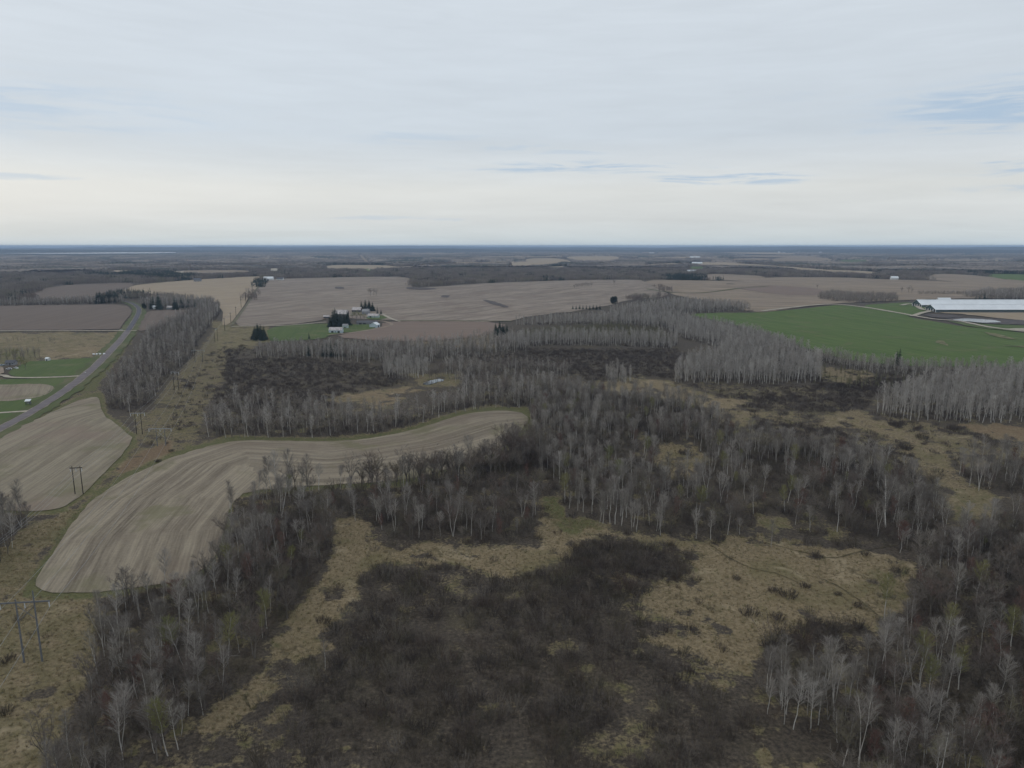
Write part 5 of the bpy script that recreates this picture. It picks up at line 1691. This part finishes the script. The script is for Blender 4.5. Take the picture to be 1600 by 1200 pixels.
def car(px, py, yaw, mat, label, kind='car'):
    x, y, z = at1(px, py)
    e = link('parked_car' if kind == 'car' else 'pickup_truck', None, label=label, cat=kind if kind == 'car' else 'truck', loc=(x, y, z + .12), rot=(0, 0, R(yaw)))
    L_ = 4.6 if kind == 'car' else 5.6
    prof = [(-.5, .35), (-.5, .85), (-.27, .98), (.48, .98), (.5, .6), (.5, .35)]
    m = MB(); n = len(prof)
    m.add([(a * L_, -.9, b) for a, b in prof] + [(a * L_, .9, b) for a, b in prof], [tuple(range(n - 1, -1, -1)), tuple(range(n, 2 * n))] + [(i, (i + 1) % n, n + (i + 1) % n, n + i) for i in range(n)])
    m.build('body', mat, e)
    c = MB(); a0, a1, b0, b1 = ((-.26, .44, -.12, .32) if kind == 'car' else (-.24, .12, -.12, .10))
    c.add([(a0 * L_, -.82, .97), (a1 * L_, -.82, .97), (a1 * L_, .82, .97), (a0 * L_, .82, .97), (b0 * L_, -.66, 1.5), (b1 * L_, -.66, 1.5), (b1 * L_, .66, 1.5), (b0 * L_, .66, 1.5)],
          [(0, 1, 5, 4), (1, 2, 6, 5), (2, 3, 7, 6), (3, 0, 4, 7)])
    c.build('cabin_glass', M['glass'], e)
    MB().box(b0 * L_ - .05, b1 * L_ + .05, -.68, .68, 1.49, 1.56).build('roof', mat, e)
    for sx in (-.31, .31):
        for sy in (-1, 1):
            w = MB().tube([(sx * L_, sy * .72, .33), (sx * L_, sy * .93, .33)], .34, 12).build('wheel', M['tyre'], e)
    return e


car(189, 516.9, 5, M['car_white'], 'white car waiting on the pale lane at the road crossing', 'car')
car(14, 577.5, 20, M['car_white'], 'white car parked in front of the low house at the left edge')
car(25.5, 576, -35, M['car_white'], 'white pickup truck right of the low house at the left edge', 'pickup')
car(2, 571.8, 70, M['car_blue'], 'blue grey pickup truck at the very left edge by the yard', 'pickup')
for i, px in enumerate((146.5, 151.5, 156.5, 163)):
    x, y, z = at1(px, 555 - i * .2)
    link('hay_bale', MB().tube([(-.9, 0, .85), (-.7, 0, .9), (.7, 0, .9), (.9, 0, .85)], [.72, .9, .9, .72], 14).mesh('hay_bale'), M['white_roof'], label='%s of four pale round bales beside the lawn corner by the road' % ('leftmost', 'second from left', 'third from left', 'rightmost')[i],
         cat='hay bale', group='pale bales by the road', loc=(x, y, z + .02), rot=(0, 0, random.uniform(-.5, .5)))

x, y, z = at1(44.5, 633)
e = link('roadside_shelter', None, label='small white roofed shelter on legs on the green lawn by the road', cat='shelter', loc=(x, y, z), rot=(0, 0, .2))
MB().add([(-1.8, -1.3, 2.9), (1.8, -1.3, 2.9), (1.8, 1.3, 3.9), (-1.8, 1.3, 3.9), (-1.8, -1.3, 3.1), (1.8, -1.3, 3.1), (1.8, 1.3, 4.1), (-1.8, 1.3, 4.1)], [(3, 2, 1, 0), (4, 5, 6, 7), (0, 1, 5, 4), (1, 2, 6, 5), (2, 3, 7, 6), (3, 0, 4, 7)]).build('roof', M['white_roof'], e)
MB().box(-1.3, 1.3, .7, .85, 1.0, 3.3).build('back_panel', M['grey_wall'], e)
for sx in (-1.35, 1.35):
    for sy in (-.85, .85):
        MB().box(sx - .12, sx + .12, sy - .12, sy + .12, -.3, 2.95 if sy < 0 else 3.6).build('leg', M['door'], e)
x, y, z = at1(133.8, 584.3)
e = link('mailbox', None, label='small white mailbox where the driveway meets the road', cat='mailbox', loc=(x, y, z))
MB().box(-.08, .08, -.08, .08, -.3, 1.1).build('post', M['white_wall'], e)
MB().tube([(-.45, 0, 1.35), (.45, 0, 1.35)], .32, 10).build('box', M['white_wall'], e)
x, y, z = at1(127.5, 585.0)
e = link('marker_post', None, label='yellow marker post on the lawn beside the driveway end', cat='post', loc=(x, y, z))
MB().box(-.1, .1, -.1, .1, -.2, 1.2).build('post', M['dirt'], e)


# ------------------------------------------------------------------ power lines
def top_height(px, py, ptop):
    x, y, z = at1(px, py)
    lo, hi = 0, 60
    for _ in range(40):
        m_ = (lo + hi) / 2
        q = proj(np.array([x]), np.array([y]), np.array([z + m_]))[1][0]
        lo, hi = (m_, hi) if q > ptop else (lo, m_)
    return lo


def h_frame(a, b, height, arm, mat, armmat, label, group, arm_z=None, r=.22, brace=True, uneven=0):
    ax, ay, az_ = at1(*a); bx, by, bz = at1(*b)
    mx, my = (ax + bx) / 2, (ay + by) / 2; mz = (az_ + bz) / 2
    yaw = math.atan2(by - ay, bx - ax); half = math.hypot(bx - ax, by - ay) / 2
    e = link('power_pole', None, label=label, cat='power pole', group=group, loc=(mx, my, mz), rot=(0, 0, yaw))
    az0 = arm_z or height - .8
    for s in (-1, 1):
        MB().tube([(s * half, 0, -1), (s * half, 0, height * .5), (s * half, 0, height + (uneven if s > 0 else 0))], [r, r * .85, r * .62], 8).build('pole', mat, e)
    MB().box(-arm, arm, -.14 - r * .6, -.14 - r * .6 + .2, az0 - .18, az0 + .18).build('crossarm', armmat, e)
    if brace:
        MB().tube([(-half, r, az0 - 5.5), (half, r, az0 - 1.2)], .08, 5).build('brace', armmat, e)
        MB().tube([(half, r + .18, az0 - 5.5), (-half, r + .18, az0 - 1.2)], .08, 5).build('brace', armmat, e)
    for s in (-1, 0, 1):
        MB().tube([(s * (arm - .25), -.26, az0 - .18), (s * (arm - .25), -.26, az0 - 1.6)], .13, 8).build('insulator', M['insulator'], e)
    c, q = math.cos(yaw), math.sin(yaw)
    return [(mx + c * s * (arm - .25), my + q * s * (arm - .25), mz + az0 - 1.6) for s in (-1, 0, 1)]


LG = 'grey two pole frames of the power line'
w0 = h_frame((38, 1035), (66, 1033), top_height(38, 1035, 937), 6.3, M['grey_pole'], M['grey_pole'], 'tall grey two pole power frame on the near grass at the left edge', LG, uneven=2.2, r=.26)
w1 = h_frame((246, 697), (259.3, 697), top_height(246, 697, 667.5), 6.3, M['grey_pole'], M['steel'], 'pale grey two pole power frame on the reddish ground between two fields', LG)
w2 = h_frame((305, 566), (317, 566), top_height(305, 566, 546), 6.0, M['wood_pole'], M['steel'], 'two pole power frame with pale crossarm amid the brushy strip', LG)
LW = 'dark wooden two pole frames'
d0 = h_frame((117.5, 772.5), (130, 772), top_height(117.5, 772, 728), 2.6, M['wood_pole'], M['wood_pole'], 'dark two pole wooden power frame between the two near fields', LW, brace=False)
d1 = h_frame((213.7, 678.5), (222.7, 678.5), top_height(213, 678, 643), 4.2, M['wood_pole'], M['steel'], 'dark two pole power frame at the tip of the left field', LW, brace=False)
d2 = h_frame((272.5, 609.5), (279.5, 610), top_height(273, 609, 579), 3.8, M['wood_pole'], M['steel'], 'dark two pole power frame beside the roadside wood', LW, brace=False)
d3 = h_frame((336, 535), (340.5, 533), top_height(336, 535, 513), 3.4, M['wood_pole'], M['wood_pole'], 'dark two pole power frame where the brushy strip narrows', LW, brace=False)
tops = [d3]
for (px, pb, pt) in ((351.5, 517, 496.5), (360.8, 504, 488), (369, 494.5, 479), (377, 481.5, 467), (383.5, 472, 456), (389.5, 463, 450), (395, 457, 444), (400.5, 449, 439), (405.5, 445, 434)):
    x, y, z = at1(px, pb)
    hh = min(top_height(px, pb, pt), 24)
    e = link('power_pole', None, label='single wooden power pole in the row along the grey field edge', cat='power pole', group='poles in the row along the field edge', loc=(x, y, z), rot=(0, 0, .5))
    MB().tube([(0, 0, -1), (0, 0, hh * .6), (0, 0, hh)], [.3, .26, .2], 6).build('pole', M['wood_pole'], e)
    MB().box(-1.6, 1.6, -.45, -.25, hh - 1.6, hh - 1.3).build('crossarm', M['wood_pole'], e)
    tops.append([(x - 1.3, y - .6, z + hh - 1.5), (x, y, z + hh), (x + 1.3, y + .6, z + hh - 1.5)])


def wires(spans, label, group, r=.035):
    for k in range(3):
        pts = []
        for a, b in zip(spans[:-1], spans[1:]):
            A_, B_ = Vector(a[k]), Vector(b[k]); d = (B_ - A_).length
            for i in range(10):
                t_ = i / 10
                pts.append(A_.lerp(B_, t_) - Vector((0, 0, 4 * t_ * (1 - t_) * d * .018)))
        pts.append(Vector(spans[-1][k]))
        me = MB().tube(pts, r, 4, cap=False).mesh('overhead_wire')
        link('overhead_wire', me, M['wire'], label=label, cat='wire', group=group)


def extend(a, b, f): return [tuple(Vector(p) + (Vector(p) - Vector(q)) * f) for p, q in zip(a, b)]


wires([extend(w0, w1, .55), w0, w1, w2], 'thin overhead wire strung between the grey two pole frames', 'wires of the grey power line')
wires([extend(d0, d1, .8), d0, d1, d2, d3] + tops[1:], 'thin overhead wire strung along the dark wooden poles', 'wires of the wooden pole line')

# fallen pale trunks
for (p, q, lab) in (((190, 1121), (252, 1119), 'bleached fallen trunk lying in the left wood near the grass tongue'), ((236, 1017), (314, 1016), 'long pale fallen trunk leaning across the middle of the left wood'),
                    ((1455, 846), (1490, 856), 'pale fallen trunk in the wood right of the meadow'), ((1345, 1118), (1366, 1106), 'short bent pale trunk lying on dark ground right of the birch clump'),
                    ((350, 1034), (375, 1034), 'short pale fallen trunk at the edge of the left wood')):
    A_ = Vector(at1(*p)) + Vector((0, 0, 1.2)); B_ = Vector(at1(*q)) + Vector((0, 0, 1.8))
    mid = A_.lerp(B_, .5) + Vector((0, 0, .3))
    m = MB().tube([A_, mid, B_], [.12, .09, .04], 6)
    for k in range(5):
        twig(m, A_.lerp(B_, .5 + .1 * k), (B_ - A_).normalized() + rvec(.6), u(.8, 1.8), .07)
    link('fallen_log', m.mesh('fallen_log'), M['dead_wood'], label=lab, cat='log')

# separate bushes standing on the meadows
BUSHES = [(1208, 925, 3.2, 'dark bush on the tan meadow right of the brush lobe'), (1232, 932, 5, 'wide dark bush in the middle of the right meadow'), (1258, 918, 3.4, 'small dark bush beside the animal path in the right meadow'),
          (1278, 872, 3.4, 'round bush high on the right meadow near the trees'), (1353, 868, 3, 'low bush at the upper right corner of the right meadow'), (1340, 948, 3, 'little upright bush near the lower right rim of the meadow'),
          (1310, 930, 2.2, 'very small bush alone low in the right meadow'), (1170, 960, 5, 'spreading dark bush below the brush lobe'), (1215, 968, 4.2, 'dark bush right above the dark thicket'),
          (1150, 905, 2.8, 'small bush on the left part of the right meadow'), (504, 973, 4, 'round dark bush on the dry grass tongue'), (522, 984, 4.5, 'second dark bush on the tongue beside the brush'),
          (1070, 710, 6, 'big dark bush at the right side of the wood opening'), (1440, 686, 6, 'wide dark bush at the right of the upper marsh meadow'), (1490, 672, 7, 'dark wide bush below the aspen wood'),
          (1415, 702, 7, 'long dark bush in the upper marsh meadow'), (1260, 685, 7, 'dark bush in the left part of the upper marsh'), (247, 722, 3.4, 'dark round bush at the upper rim of the hill field'),
          (268, 706, 3, 'small dark bush on the reddish ground between fields'), (10, 1035, 4, 'dark bush at the left picture edge beside the grey frame'), (8, 1115, 4, 'dark bush low at the left picture edge')]
for i, (px, py, w, lab) in enumerate(BUSHES):
    x, y, z = at1(px, py)
    plant('dense_bush', i % 3, x, y, z, w / 4.4, lab, None, 3)
